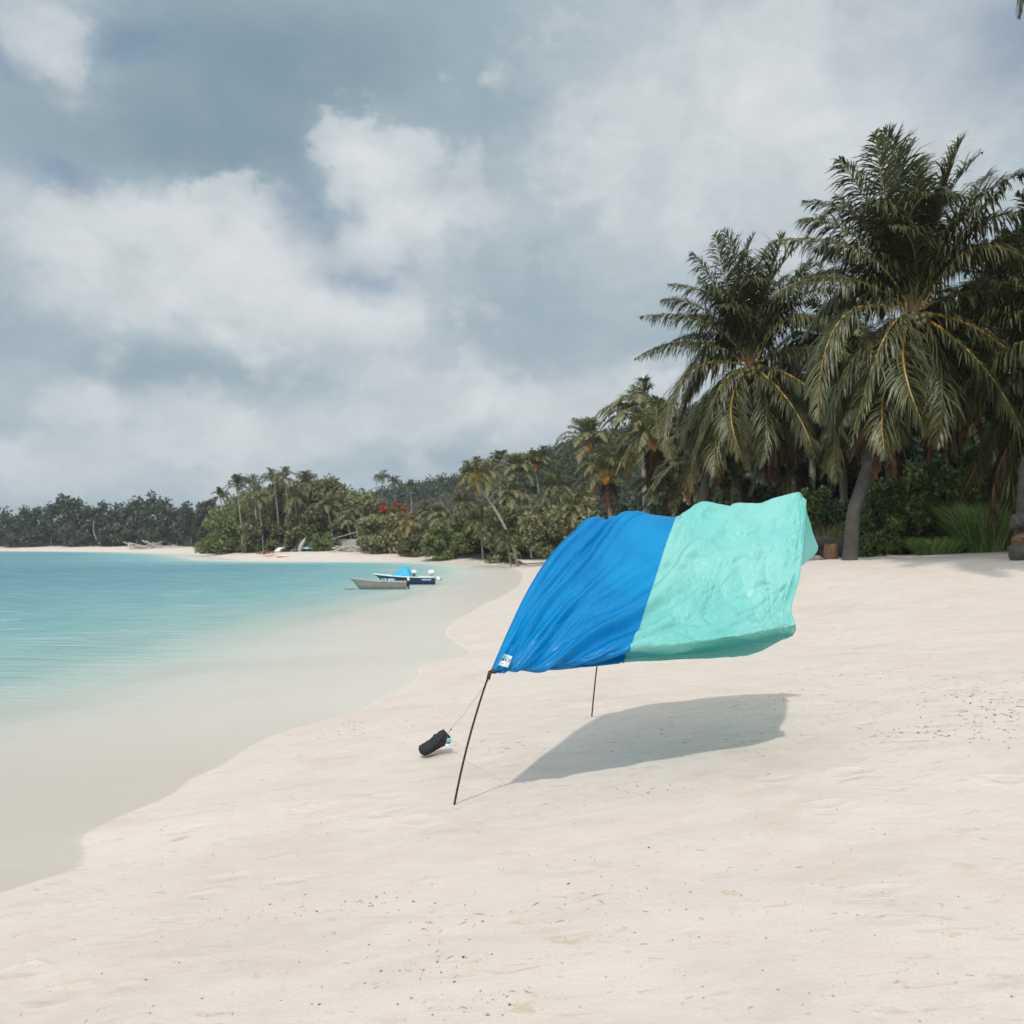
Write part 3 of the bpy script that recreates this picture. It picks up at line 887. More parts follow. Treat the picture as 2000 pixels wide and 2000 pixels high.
# tall palm just outside the right edge whose frond tips dip into the frame
palmO = copy_tree(root)
palmO['label'] = 'coconut palm outside the top right corner, only yellow leaflet tips showing'
for ch in list(palmO.children):
    if ch.name.startswith('trunk'):
        bpy.data.objects.remove(ch)
hO = W(2370, -265, 17.0)
palmO.rotation_euler.z = .3
cO, sO = math.cos(.3), math.sin(.3)
palmO.location = (hO[0] - (hv[0] * cO - hv[1] * sO), hO[1] - (hv[0] * sO + hv[1] * cO), hO[2] - hv[2])
bO = np.array((hO[0] + 1.0, hO[1] + .5, 0.0)); bO[2] = H(bO[0], bO[1])


def toO(p):
    d_ = np.asarray(p, float) - np.array(palmO.location)
    return np.array((d_[0] * cO + d_[1] * sO, -d_[0] * sO + d_[1] * cO, d_[2]))


trunk_obj(palmO, [toO(bO - np.array((0, 0, .4))), toO(bO * .7 + hO * .3 + np.array((.4, 0, 0))), toO(bO * .3 + hO * .7 + np.array((.3, 0, 0))), toO(hO)], .28, .17, M_TRUNK, 1.3)

# ------------------------------------------------------------------ smaller palms further along the beach
def far_crown(seed, nf, r, mats, pairs, wid, hang, upf=.35, deadf=0):
    """one crown mesh of drooping fronds, radius r"""
    rng = R(seed); Vs = []; Fs = []; Ms = []; n = 0
    for k in range(nf + deadf):
        az = k * 2.39996 + rng.uniform(-.3, .3)
        e = rng.uniform(-.35, 1.35) if k < nf else rng.uniform(-1.3, -1.0)
        ln = r * rng.uniform(.85, 1.1) * (1 if k < nf else .6)
        d_ = np.array((math.cos(az) * math.cos(e), math.sin(az) * math.cos(e), math.sin(e)))
        mid = d_ * ln * .52 + np.array((-.05 * r, 0, .10 * r))
        tip = d_ * ln * .9 + np.array((-.12 * r, 0, -ln * (.30 if e < .8 else .12)))
        V, F, mi = frond_mesh(d_ * .08 * r, mid, tip, rng, L=r * .27, pairs=pairs, wid=wid, hang=hang, seg=2, ribw=.014 * r, spread=.8, wind=(-.15, 0, 0), start=.16)
        if k >= nf: mi = mi + 2
        Vs.append(V); Fs.append(F + n); Ms.append(mi); n += len(V)
    return np.vstack(Vs), np.vstack(Fs), np.concatenate(Ms)


_meshes = {}


def far_palm(label, cpx, cpy, rpx, D, base=None, kind='g', seed=0, group='coconut palms along the far beach', trunk_m=None, fruit=False, dead=0, tr=None, name='coconut_palm', pairs=26):
    hp = W(cpx, cpy, D)
    bp = at(base[0], D) if base else at(cpx + 8, D + .5)
    r = rpx * 1.12 * D / FPX
    root_ = thing(name, label, 'palm tree', bp, 0, group)
    key = (kind, seed % 4, dead, pairs)
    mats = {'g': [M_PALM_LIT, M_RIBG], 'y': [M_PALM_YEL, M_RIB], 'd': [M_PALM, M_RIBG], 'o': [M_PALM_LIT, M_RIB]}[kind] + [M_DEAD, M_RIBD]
    if key not in _meshes:
        V, F, mi = far_crown(seed % 4 + 40, 30, 1.0, mats, pairs + 10, .026, .55, deadf=dead)
        c_ = mk('crown', V, F, mats, root_, False, mi); _meshes[key] = c_.data
    else:
        c_ = bpy.data.objects.new('crown', _meshes[key]); S.collection.objects.link(c_); c_.parent = root_
    c_.location = tuple(hp - bp); c_.scale = (r,) * 3; c_.rotation_euler = (0, 0, R(seed + 77).uniform(-3, 3))
    h_ = (hp - bp)
    t0 = tr or max(.10, min(.24, .028 * h_[2] + .03))
    pts = [(0, 0, -.4), (h_[0] * .18, 0, h_[2] * .3), (h_[0] * .55, 0, h_[2] * .68), tuple(h_ + np.array((0, 0, .05 * r)))]
    if h_[2] > .4:
        trunk_obj(root_, pts, t0, t0 * .6, trunk_m or M_TRUNKL, 1.25)
    if fruit:
        MB().blob(h_ + np.array((-.02 * r, -.10 * r, -.02 * r)), (.09 * r, .08 * r, .12 * r), seed, .35).build('fruit_cluster', M_ORANGE, root_, True)
    return root_


far_palm('leaning coconut palm with yellowing crown, pale trunk slanting up from the sand', 925, 938, 48, 90, (1014, 1085), 'y', 1, fruit=True, tr=.17)
far_palm('slim palm directly behind the leaning yellowing palm', 957, 942, 50, 120, (976, 1085), 'g', 2, fruit=True, tr=.14)
far_palm('palm with bright green crown against the sky, above the leaning palm', 1010, 925, 46, 112, (1016, 1085), 'g', 3, tr=.14)
far_palm('palm with grey ragged crown and orange heart on the hill flank', 1047, 918, 46, 124, (1060, 1085), 'o', 0, fruit=True, tr=.14)
far_palm('short palm with orange fruit above the pale-leaved bush', 1084, 962, 46, 104, (1104, 1085), 'g', 1, fruit=True, tr=.16)
far_palm('palm with curved trunk halfway between the leaning palm and the pale-leaved bush', 1000, 978, 48, 110, (1038, 1085), 'g', 2, tr=.15)
far_palm('tall palm with long fronds left of the dense palm wall', 1152, 872, 66, 84, (1160, 1085), 'g', 3, fruit=True, tr=.17)
far_palm('wide palm with orange hanging stalks just above the blue cloth', 1186, 938, 78, 72, (1196, 1085), 'o', 0, fruit=True, dead=5, tr=.2)
far_palm('palm with orange fruit and leaning trunk below the second tallest palm', 1282, 868, 100, 58, (1400, 1085), 'o', 1, fruit=True, dead=4, tr=.22, pairs=40)
far_palm('palm with upright fronds poking into the sky left of the second tallest palm', 1252, 812, 80, 64, (1262, 1085), 'g', 2, dead=3, tr=.2, pairs=34)
far_palm('dim palm filling the gap under the second tallest crown', 1370, 905, 95, 50, (1380, 1085), 'd', 3, dead=5, tr=.2, pairs=40)
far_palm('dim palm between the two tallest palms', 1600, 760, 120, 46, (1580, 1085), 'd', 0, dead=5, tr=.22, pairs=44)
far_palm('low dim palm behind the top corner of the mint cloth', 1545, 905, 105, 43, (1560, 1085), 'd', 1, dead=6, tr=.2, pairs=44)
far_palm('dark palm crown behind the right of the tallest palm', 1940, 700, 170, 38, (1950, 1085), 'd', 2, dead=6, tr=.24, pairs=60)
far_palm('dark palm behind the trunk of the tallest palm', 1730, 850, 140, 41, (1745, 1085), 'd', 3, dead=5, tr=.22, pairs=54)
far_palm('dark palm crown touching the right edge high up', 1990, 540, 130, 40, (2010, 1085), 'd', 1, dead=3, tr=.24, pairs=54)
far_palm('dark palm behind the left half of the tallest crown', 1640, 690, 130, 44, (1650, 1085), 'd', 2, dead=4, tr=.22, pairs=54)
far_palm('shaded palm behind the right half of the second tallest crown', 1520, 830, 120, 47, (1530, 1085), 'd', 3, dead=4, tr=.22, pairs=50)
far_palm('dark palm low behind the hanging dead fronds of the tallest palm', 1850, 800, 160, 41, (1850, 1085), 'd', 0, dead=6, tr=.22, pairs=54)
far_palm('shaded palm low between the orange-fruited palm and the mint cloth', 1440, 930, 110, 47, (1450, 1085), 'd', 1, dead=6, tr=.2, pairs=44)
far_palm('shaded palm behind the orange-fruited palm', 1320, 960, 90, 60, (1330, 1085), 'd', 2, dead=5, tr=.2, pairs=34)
far_palm('low palm with arching fronds behind the utility pole', 905, 990, 36, 140, None, 'g', 1)
far_palm('low palm right of the red blossoms', 835, 1005, 30, 140, None, 'g', 0)
far_palm('low palm between the leaning trunk and the pale-leaved bush', 1030, 1020, 36, 106, None, 'g', 3)
far_palm('low yellowish palm behind the large rounded bush', 775, 1012, 28, 138, None, 'y', 1)
far_palm('low bushy palm left of the leaning trunk', 936, 1030, 46, 113, None, 'g', 1, fruit=True)
far_palm('small palm spreading at the foot of the leaning trunk', 990, 1062, 34, 90, None, 'g', 0)
far_palm('pale low palm above the overturned beached boat', 800, 1030, 32, 126, None, 'y', 2)
far_palm('drooping pale palm behind the bright green bush', 857, 1012, 34, 122, None, 'g', 3)
far_palm('short palm above the pale-leaved bush, next to the blue cloth', 1120, 1005, 44, 84, (1126, 1085), 'g', 2, tr=.16)
far_palm('palm on the slope behind the slim palm', 975, 905, 30, 130, (980, 1085), 'g', 0, tr=.13)
for i, (x_, y_, r_, d_, k_) in enumerate([(430, 966, 22, 172, 'd'), (462, 946, 28, 170, 'd'), (493, 944, 26, 168, 'd'), (535, 936, 32, 165, 'd'), (556, 930, 28, 160, 'g'), (598, 946, 36, 158, 'g'), (632, 958, 30, 156, 'g'),
                                          (650, 952, 26, 160, 'd'), (503, 972, 34, 160, 'g'), (575, 975, 36, 155, 'g'), (640, 992, 36, 150, 'g'), (690, 1000, 26, 146, 'g'), (677, 1015, 24, 142, 'g')]):
    lbl = ['leftmost palm of the far grove, above the round green thicket', 'second palm from the left on the grove skyline', 'third palm on the grove skyline, dark and bunched', 'fourth palm on the grove skyline, broad and windswept',
           'topmost palm of the far grove, fronds blown to the left', 'broad palm right of the topmost one in the far grove', 'rounded palm near the right end of the grove skyline', 'last palm on the grove skyline before the brown hill',
           'palm below the grove skyline above the pile of driftwood', 'palm in the middle of the far grove above the white upturned hull', 'palm behind the round bush on the far beach', 'small palm left of the red blossoming tree', 'low palm beside the pale roof among the trees'][i]
    far_palm(lbl, x_, y_ + 5, r_, d_, (x_ + 12, 1085), k_, i, 'palms of the far grove', tr=.16, pairs=18)
for i, (x_, y_, r_, d_) in enumerate([(746, 934, 19, 215), (770, 946, 20, 212), (802, 951, 17, 210), (1133, 830, 13, 270), (1196, 826, 14, 265), (1240, 808, 14, 262), (1060, 880, 11, 275)]):
    lbl = ['taller of the two lone palms on the ridge skyline', 'lower of the two lone palms on the ridge skyline', 'stubby palm right of the two lone ridge palms', 'tiny dark palm on the hilltop, leftmost of three',
           'tiny palm on the hilltop, middle of three', 'tiny palm on the hilltop, rightmost of three', 'lone tiny palm on the slope below the hilltop'][i]
    b_ = at(x_ + 2, d_)
    far_palm(lbl, x_, y_, r_, d_, (x_ + 3, 0), 'd', i, 'small palms on the ridge', tr=.13, pairs=14)

# ------------------------------------------------------------------ trees of the left shore
LEFT = [(18, 1015, 42, 34, 305), (62, 1012, 34, 38, 300), (100, 1003, 34, 42, 297), (131, 985, 34, 50, 295), (172, 992, 30, 52, 292), (205, 1000, 30, 48, 290), (240, 1002, 30, 46, 288), (270, 992, 32, 52, 285),
        (312, 988, 36, 56, 282), (345, 1003, 26, 46, 278), (375, 1005, 26, 50, 262), (402, 1000, 22, 50, 245), (150, 1035, 34, 28, 286), (225, 1040, 34, 26, 282), (300, 1040, 34, 26, 276), (45, 1050, 40, 20, 294)]
LL = ['grey-green tree at the left edge of the far shore', 'spreading tree by the left edge with pale branch showing', 'dark tree left of the highest crown on the far shore', 'tree with the highest crown on the left far shore',
      'dark tree just right of the highest far-shore crown', 'tree with a pale bent trunk on the far left shore', 'tree with a pale forked trunk above the narrow strip of sand', 'tree left of the broad domed crown on the far shore',
      'broad domed tree on the far left shore skyline', 'narrow tree right of the broad domed crown', 'dusky tree above the sand spit', 'tree touching the bright green slope thicket', 'low tree under the highest far-shore crown',
      'low tree above the pale driftwood line', 'low tree under the broad domed crown', 'low tree at the waterline by the left edge']
for i, (x_, y_, rx, ry, d_) in enumerate(LEFT):
    bp = at(x_, d_); top = W(x_, y_ - ry * .55, d_)
    h_ = top[2] - bp[2]; u_ = d_ / FPX
    tr_ = thing('broadleaf_tree', LL[i], 'tree', bp, 0, 'broadleaf trees on the far left shore')
    broadleaf(tr_, 100 + i, h_, (rx * u_, rx * u_ * .8, ry * u_), 1500, .62, M_FAR, clumps=30, cr=.34, base=-.9, trunk_r=.22)
    if i in (5, 6):
        MB().tube(tube_pts((1, -rx * u_ * .9, 0), (-1.5 if i == 5 else 5, -rx * u_ * .9, 8 if i == 5 else 9), (-1.2, 0, 0)), np.linspace(.28, .14, 8), 6).build('bare_stem', M_TRUNKL, tr_, True)

# thickets and bushes along the middle beach
BUSH = [('shrub_thicket', 'round bright green thicket sloping down to the sand spit', 440, 1040, 62, 56, 168, M_BUSH, 4200, .42),
        ('shrub_thicket', 'dark green thicket above the driftwood pile', 512, 1045, 45, 42, 158, M_MID, 3000, .40),
        ('beach_bush', 'small round grass-green bush beside the upturned white hull', 634, 1062, 34, 20, 139, M_BUSH, 2600, .22),
        ('beach_bush', 'large rounded green bush left of the low pale palm', 745, 1042, 58, 46, 129, M_PALE, 6000, .34),
        ('beach_bush', 'bright green bush behind the beached boat', 868, 1052, 46, 34, 117, M_BUSH, 4600, .26),
        ('beach_bush', 'green bush between the two low palms', 905, 1035, 34, 36, 121, M_MID, 2600, .32),
        ('beach_bush', 'tiny yellow-green bush beside the beached boat', 786, 1075, 11, 12, 125, M_BUSH, 500, .2),
        ('beach_bush', 'large pale-leaved bush left of the blue cloth', 1070, 1040, 56, 58, 86, M_PALE, 6500, .28),
        ('beach_bush', 'pale-leaved bush behind the top of the blue cloth', 1128, 1000, 50, 60, 82, M_PALE, 5000, .28),
        ('beach_bush', 'dark bush behind the leaning trunk', 975, 1030, 50, 45, 103, M_MID, 3600, .3),
        ('shrub_thicket', 'dense green thicket under the far grove palms', 585, 1035, 55, 45, 152, M_MID, 3800, .4),
        ('shrub_thicket', 'olive thicket between the grove and the red blossoms', 690, 1040, 45, 45, 146, M_MID, 3000, .4),
        ('beach_bush', 'low dark green bush at the back of the sand, below the utility pole', 812, 1062, 34, 22, 124, M_MID, 2000, .24)]
for i, (nm, lb, x_, y_, rx, ry, d_, mt, n_, lf) in enumerate(BUSH):
    bp = at(x_, d_ + rx * d_ / FPX * .7); u_ = d_ / FPX
    top = W(x_, y_ - ry, d_ + rx * u_ * .7)
    tr_ = thing(nm, lb, 'bush', bp, 0, 'bushes at the back of the beach')
    hh_ = top[2] - bp[2]
    broadleaf(tr_, 300 + i, hh_, (rx * u_, rx * u_ * .7, hh_ * .62), n_, lf, mt, clumps=44, cr=.27, base=-.8, trunk_r=.12, limbs=6, up=.5, crown_name='foliage')

# red blossoming tree
bp = at(764, 141); tr_ = thing('flame_tree', 'red blossoming tree at the foot of the brown hill', 'tree', bp)
top = W(764, 983, 141)
broadleaf(tr_, 411, top[2] - bp[2], (2.6, 1.9, 1.3), 420, .34, M_RED, clumps=18, cr=.35, trunk_r=.2)

# hillside woodland: nobody could count it
rng = R(90)


def woodland(name, n, region, lift, per, leaf, mat, label, seed):
    """crowns merged into one mass, region(rng, n) gives pixel/depth triples"""
    rg_ = R(seed); Vs = []; Fs = []; k = 0
    for (px, D, r) in region(rg_, n):
        b_ = at(px, D)
        P, o_ = crown_points(rg_, per, (r, r, r * .75), 9, .5, -.3)
        V, F = leaf_quads(P + b_ + np.array((0, 0, r * .7 + (lift(px, rg_) if lift else 0))), rg_, leaf, up=.4, out=o_, outw=.8)
        Vs.append(V); Fs.append(F + k); k += len(V)
    return tag(mk(name, np.vstack(Vs), np.vstack(Fs), mat), label, 'woodland', None, 'stuff')


def reg_hill(rg_, n):
    for _ in range(n):
        px = rg_.uniform(600, 1900); D = rg_.uniform(150, 380)
        if 715 < px < 965 and D < 325: D = rg_.uniform(325, 400)
        yield px, D, rg_.uniform(1.8, 3.6) * D / 240


def reg_brown(rg_, n):
    for _ in range(n):
        px = rg_.uniform(712, 975); D = rg_.uniform(168, 325)
        yield px, D, rg_.uniform(1.3, 2.2) * D / 230


def reg_left(rg_, n):
    for _ in range(n):
        px = rg_.uniform(-60, 460); D = rg_.uniform(320, 560)
        yield px, D, rg_.uniform(2.5, 4.6)


def reg_grove(rg_, n):
    for _ in range(n):
        px = rg_.uniform(400, 1050)
        d0 = np.interp(px, [400, 470, 620, 800, 930, 1050], [262, 176, 152, 138, 124, 104])
        yield px, d0 + rg_.uniform(4, 34), rg_.uniform(1.6, 3.2)


def reg_wall(rg_, n):
    for _ in range(n):
        px = rg_.uniform(1090, 2250)
        d0 = np.interp(px, [1120, 1300, 1500, 1700, 1900, 2150], [96, 66, 50, 45, 43, 41])
        q = rg_.uniform(0, 1) ** 1.6 * 95
        yield px, d0 + q, rg_.uniform(1.2, 2.3) * (1 + q / 70)


woodland('hillside_forest', 2300, reg_hill, None, 110, .62, M_DARKL, 'dark forest covering the hill behind the beach', 1)
woodland('hillside_brush', 950, reg_brown, None, 150, .38, M_BROWN, 'brown leafless brush on the near hillside', 2)
woodland('headland_forest', 700, reg_left, None, 90, .95, M_FAR, 'dark forest on the headland behind the far left shore', 3)
woodland('grove_undergrowth', 760, reg_grove, lambda px, q: q.uniform(0, 1) * np.interp(px, [400, 430, 550, 650, 720, 800, 930, 1050], [2.5, 8, 10.5, 9.5, 5, .5, 1.2, 4]), 190, .40, M_MID, 'green undergrowth beneath the far grove palms', 4)
woodland('jungle_undergrowth', 900, reg_wall, lambda px, q: q.uniform(0, 1) ** 1.5 * 2.6, 300, .30, M_DARKL, 'dim undergrowth behind the tall palms', 5)

# shrubs, reeds and dry grass under the tall palms
NEARB = [('leafy_shrub', 'yellow-green leafy shrub right of the tallest palm trunk', 1722, 1015, 60, 82, 35.5, M_NEARB, 9000, .10),
         ('leafy_shrub', 'tall dark green shrub in the middle of the undergrowth', 1825, 985, 72, 100, 35.0, M_NEARB, 11000, .11),
         ('leafy_shrub', 'tall glossy shrub beside the right edge palm trunk', 1925, 970, 62, 122, 35.4, M_NEARB, 12000, .11),
         ('leafy_shrub', 'dim shrub behind the curved palm stump', 1615, 1010, 60, 75, 38.5, M_NEARB, 6000, .12),
         ('leafy_shrub', 'low shrub at the sand edge beside the palm foot', 1700, 1070, 32, 30, 33.5, M_NEARB, 3500, .08),
         ('leafy_shrub', 'dark shrub low in the middle of the undergrowth', 1790, 1060, 50, 38, 35.2, M_DARKL, 4500, .10)]
for i, (nm, lb, x_, y_, rx, ry, d_, mt, n_, lf) in enumerate(NEARB):
    bp = at(x_, d_); u_ = d_ / FPX
    top = W(x_, y_ - ry, d_); hh_ = top[2] - bp[2]
    tr_ = thing(nm, lb, 'shrub', bp, 0, 'shrubs under the tall palms')
    broadleaf(tr_, 500 + i, hh_, (rx * u_, rx * u_ * .8, hh_ * .6), n_, lf, mt, clumps=52, cr=.24, base=-.9, trunk_r=.05, limbs=9, crown_name='foliage')


def blades(name, label, px, D, wpx, hpx, n, mat, seed, lean=.5, cat='grass clump', group=None, w=.022):
    """arching blades rising from one clump"""
    rg_ = R(seed); u_ = D / FPX; bp = at(px, D)
    root_ = thing(name, label, cat, bp, 0, group)
    a = rg_.uniform(0, 6.28, n); rr = rg_.uniform(0, 1, n) ** .5 * wpx * u_ * .55
    P0 = np.stack((np.cos(a) * rr, np.sin(a) * rr * .6, np.full(n, -.05)), 1)
    h_ = hpx * u_ * rg_.uniform(.45, 1.05, n)
    d_ = np.stack((np.cos(a) * lean + rg_.normal(0, .25, n), np.sin(a) * lean + rg_.normal(0, .25, n), np.ones(n)), 1)
    sd = np.stack((rg_.normal(size=n), rg_.normal(size=n), np.zeros(n)), 1); sd /= np.linalg.norm(sd, axis=1)[:, None]
    rows = []
    for k, (t_, ww) in enumerate(((0, 1), (.4, .9), (.75, .6), (1.0, .08))):
        P = P0 + d_ * (h_ * t_)[:, None] + np.stack((d_[:, 0], d_[:, 1], -np.ones(n) * .8), 1) * (h_ * t_ ** 3 * .22)[:, None]
        rows += [P - sd * w * ww, P + sd * w * ww]
    V = np.stack(rows, 1).reshape(-1, 3)
    b_ = np.arange(n)[:, None] * 8
    F = np.vstack([np.concatenate((b_ + 2 * k, b_ + 2 * k + 1, b_ + 2 * k + 3, b_ + 2 * k + 2), 1) for k in range(3)])
    mk('blades', V, F, mat, root_)
    return root_


blades('grass_clump', 'tall bright green grass left of the rocks at the right edge', 1938, 33.0, 85, 120, 2600, M_REED, 61, .25, group='grass clumps under the palms')
blades('grass_clump', 'ochre dry grass in the middle of the undergrowth', 1862, 35.0, 45, 140, 500, M_DRY, 62, .35, group='grass clumps under the palms')
blades('grass_clump', 'green grass at the sand edge below the ochre grass', 1830, 33.2, 70, 45, 1100, M_REED, 63, .5, group='grass clumps under the palms')
blades('grass_clump', 'dry straw-coloured shoots behind the curved stump', 1605, 36.0, 40, 90, 260, M_DRY, 64, .4, group='grass clumps under the palms')

# stumps and rocks round the palm feet
p = at(1622, 33.3)
st_ = thing('palm_stump', 'sawn brown palm stump left of the tallest palm foot', 'stump', p)
mb = MB(); mb.tube([p * 0 + (0, 0, -.3), (0.0, 0, .1), (0.02, 0, .42), (.03, 0, .56)], [.27, .26, .25, .24], 14); mb.build('bole', M_LOG, st_, True)
MB().tube([(.03, 0, .55), (.03, 0, .575)], [.235, .225], 14).build('cut_face', M_DRY, st_)
p = at(1600, 34.2)
fl = thing('fallen_trunk', 'grey curved dead trunk lying between the stump and the palm foot', 'fallen trunk', p)
u_ = 34 / FPX
MB().tube(crspline(np.array([(-.45, .1, .45), (-.15, .05, .62), (.35, 0, .62), (.85, .05, .45), (1.15, .2, .12), (1.3, .3, -.2)]), 20), np.concatenate((np.linspace(.10, .26, 6), np.full(14, .26))), 12).build('bole', M_TRUNK, fl, True)
MB().tube(crspline(np.array([(-.45, .1, .5), (-.62, .05, .2), (-.7, .0, -.2)]), 8), [.1, .09, .08, .07, .07, .06, .06, .05], 8).build('root', M_LOG, fl, True)
for k, (x_, y_, d_, r_, lb, m_) in enumerate([(1661, 1094, 31.6, (.27, .25, .50), 'rounded dark boulder in front of the tallest palm foot', M_ROCK),
                                              (1589, 1098, 33.0, (.32, .22, .14), 'flat pale stone beside the lower corner of the mint cloth', M_DRIFT),
                                              (1988, 1108, 25.3, (.27, .26, .34), 'rounded boulder at the foot of the right edge palm', M_ROCK),
                                              (1994, 1084, 25.9, (.22, .22, .18), 'brown stone resting on the boulder at the right edge', M_LOG),
                                              (1990, 1050, 26.2, (.24, .22, .26), 'dark stone against the right edge palm trunk', M_ROCK)]):
    gp = at(x_, d_)
    c = gp + np.array((0, 0, r_[2] * .45)) if k < 3 else gp + np.array((0, 0, .34 * 1.3 + r_[2] * .6 + (0 if k == 3 else .48)))
    o_ = MB().blob((0, 0, 0), r_, 20 + k, .28, nu=22, nv_=14, fr=2.2).build('rock', m_, None, True)
    o_.location = tuple(c)
    tag(o_, lb, 'rock', 'rocks and stones at the palm feet')

# ------------------------------------------------------------------ boats
def hull(L, beam, dep_, sheer, rake=.35, n=26, m=11, th=.05):
    """open skiff: bow at -x; outer and inner skins joined at the gunwale"""
    s_ = np.linspace(0, 1, n)
    def skin(off):
        rows = []
        for t_ in s_:
            bw = (beam / 2 - off) * (1 - (1 - min(1, t_ / .55)) ** 2.2) * (1 - .12 * max(0, t_ - .6)) + .012
            zt = dep_ + sheer * (1 - t_) ** 2.2
            zk = (dep_ * .85 + sheer) * max(0, 1 - t_ / .22) ** 2.0 * .9 + off
            x0 = -L / 2 + t_ * L
            row = []
            for j in range(m):
                q = j / (m - 1) * 2 - 1
                y_ = bw * math.sin(q * math.pi / 2) * (abs(q) ** .15 if q else 1)
                k_ = abs(q) ** 2.6
                z_ = zk + (zt - zk) * k_
                row.append((x0 + rake * (1 - k_) * (1 - t_) ** 3 * L * .25, y_, z_))
            rows.append(row)
        return np.array(rows)
    return skin(0), skin(th)


def grid_faces(n, m, flip=False):
    F = [(i * m + j, (i + 1) * m + j, (i + 1) * m + j + 1, i * m + j + 1) for i in range(n - 1) for j in range(m - 1)]
    return [f_[::-1] for f_ in F] if flip else F


def boat(name, label, cat, loc, rz, L, beam, dep_, sheer, mh, mg, benches=3, motors=(), group=None, ry=0.0):
    root_ = thing(name, label, cat, loc, rz, group)
    root_.rotation_euler.y = ry
    A, B = hull(L, beam, dep_, sheer)
    n, m = A.shape[:2]
    mb = MB()
    mb.add(A, grid_faces(n, m)); mb.add(B, grid_faces(n, m, True))
    # transom and top rim
    tr_ = np.vstack((A[-1], B[-1])); mb.add(tr_, [(j, j + 1, m + j + 1, m + j) for j in range(m - 1)])
    mb.add(np.vstack((A[-1], [[A[-1][0][0], 0, A[-1][0][2]]])), [tuple(range(m))])
    mb.build('hull', mh, root_, True)
    for sd in (0, m - 1):
        MB().tube(A[:, sd] + np.array((0, 0, .012)), .032, 6).build('gunwale', mg, root_, True)
    for k in range(benches):
        t_ = .35 + .5 * k / max(1, benches - 1)
        i = int(t_ * (n - 1)); w_ = abs(A[i, 0, 1]) * 1.8
        MB().box((A[i, 0, 0], 0, A[i, 0, 2] - .09), (.22, w_, .035), bev=.006).build('bench', mg, root_)
    return root_, A


gloc = np.array(g0(738, 1150.5)); 
bt, A = boat('rowing_boat', 'worn grey open boat moored in front of the navy boat', 'boat', (gloc[0], gloc[1], -.10), .10, 3.1, 1.1, .48, .22, M_GREYM, M_DRIFT, 3, group='boats moored in the bay')
mb = MB(); mb.box((1.63, 0, .38), (.16, .18, .34), bev=.03); mb.box((1.67, 0, .08), (.07, .06, .5), ry=-.15, bev=.01); mb.box((1.80, 0, -.06), (.2, .03, .12), bev=.01)
mo = mb.build('outboard_motor', M_BLACK, bt)
anc = MB(); anc.tube(crspline(np.array([(-1.50, 0, .62), (-1.2, -.02, .3), (-1.05, -.06, .09)]), 10), .012, 5); anc.build('mooring_rope', M_CORD, bt)
fl_ = MB().blob((-1.12, -.1, .11), (.30, .07, .04), 3, .2).build('floating_branch', M_LOG, None, True)
fl_.location = (gloc[0] - .35, gloc[1] - .35, -.10)
tag(fl_, 'dark stick afloat under the bow of the grey boat', 'driftwood')

bloc = np.array(g0(786, 1142.5)) + np.array((0, .9))
bt, A = boat('motor_boat', 'navy blue motor boat with white outboards and a bright blue cover', 'boat', (bloc[0], bloc[1], -.10), .06, 3.75, 1.35, .52, .20, M_NAVY, M_WHITE, 2, group='boats moored in the bay')
for (mx_, my_, sc) in ((1.62, .0, 1.0), (.55, .45, .9)):
    mb = MB(); mb.box((mx_, my_, .80), (.40 * sc, .34 * sc, .34 * sc), bev=.09)
    o1 = mb.build('outboard_motor', M_WHITE, bt, True)
    mb = MB(); mb.box((mx_ + .02, my_, .48), (.14, .14, .36), bev=.03)
    if sc == 1.0:
        mb.box((mx_ + .42, my_, .42), (.30, .16, .26), ry=.4, bev=.05)
    mb.build('motor_leg', M_BLACK if sc < 1 else M_WHITE, o1)
    if sc == 1.0:
        MB().box((mx_ + .62, my_, .40), (.05, .2, .14), ry=.5, bev=.02).build('propeller', M_BLACK, o1)
# peaked cover amidships
t_ = np.linspace(0, 1, 16); q_ = np.linspace(-1, 1, 12)
T2, Q2 = np.meshgrid(t_, q_, indexing='ij')
xc = -.95 + 1.35 * T2
zc = .56 + .62 * np.clip(T2 * 1.5, 0, 1) ** 1.3 * (1 - np.abs(Q2) ** 1.6) * (1 - sstep(.86, 1.0, T2) * .55) + .02 * np.sin(T2 * 20 + Q2 * 5)
yc = Q2 * .52
MB().add(np.stack((xc, yc, zc), -1), grid_faces(16, 12)).build('cover', M_AQUA, bt, True)
# pale marks on the bow and the quarter
mb = MB()
for k, (w_, h__) in enumerate(((.05, .16), (.03, .16), (.09, .15), (.03, .05), (.10, .15), (.08, .16), (.09, .15), (.07, .15))):
    mb.box((-1.30 + k * .105, -.475 - .020 * k, .415 - .004 * k), (w_, .02, h__), rz=-.20)
mb.build('registration_marks', M_CYAN, bt)
mb = MB()
for k in range(7):
    mb.box((1.10 + k * .085, -.668 + .004 * k, .40), (.055, .02, .07 + .02 * (k % 3)))
mb.build('maker_marks', M_CYAN, bt)
MB().blob((.28, -.66, .42), (.08, .06, .15), 5, .1).build('fender', M_WHITE, bt, True)

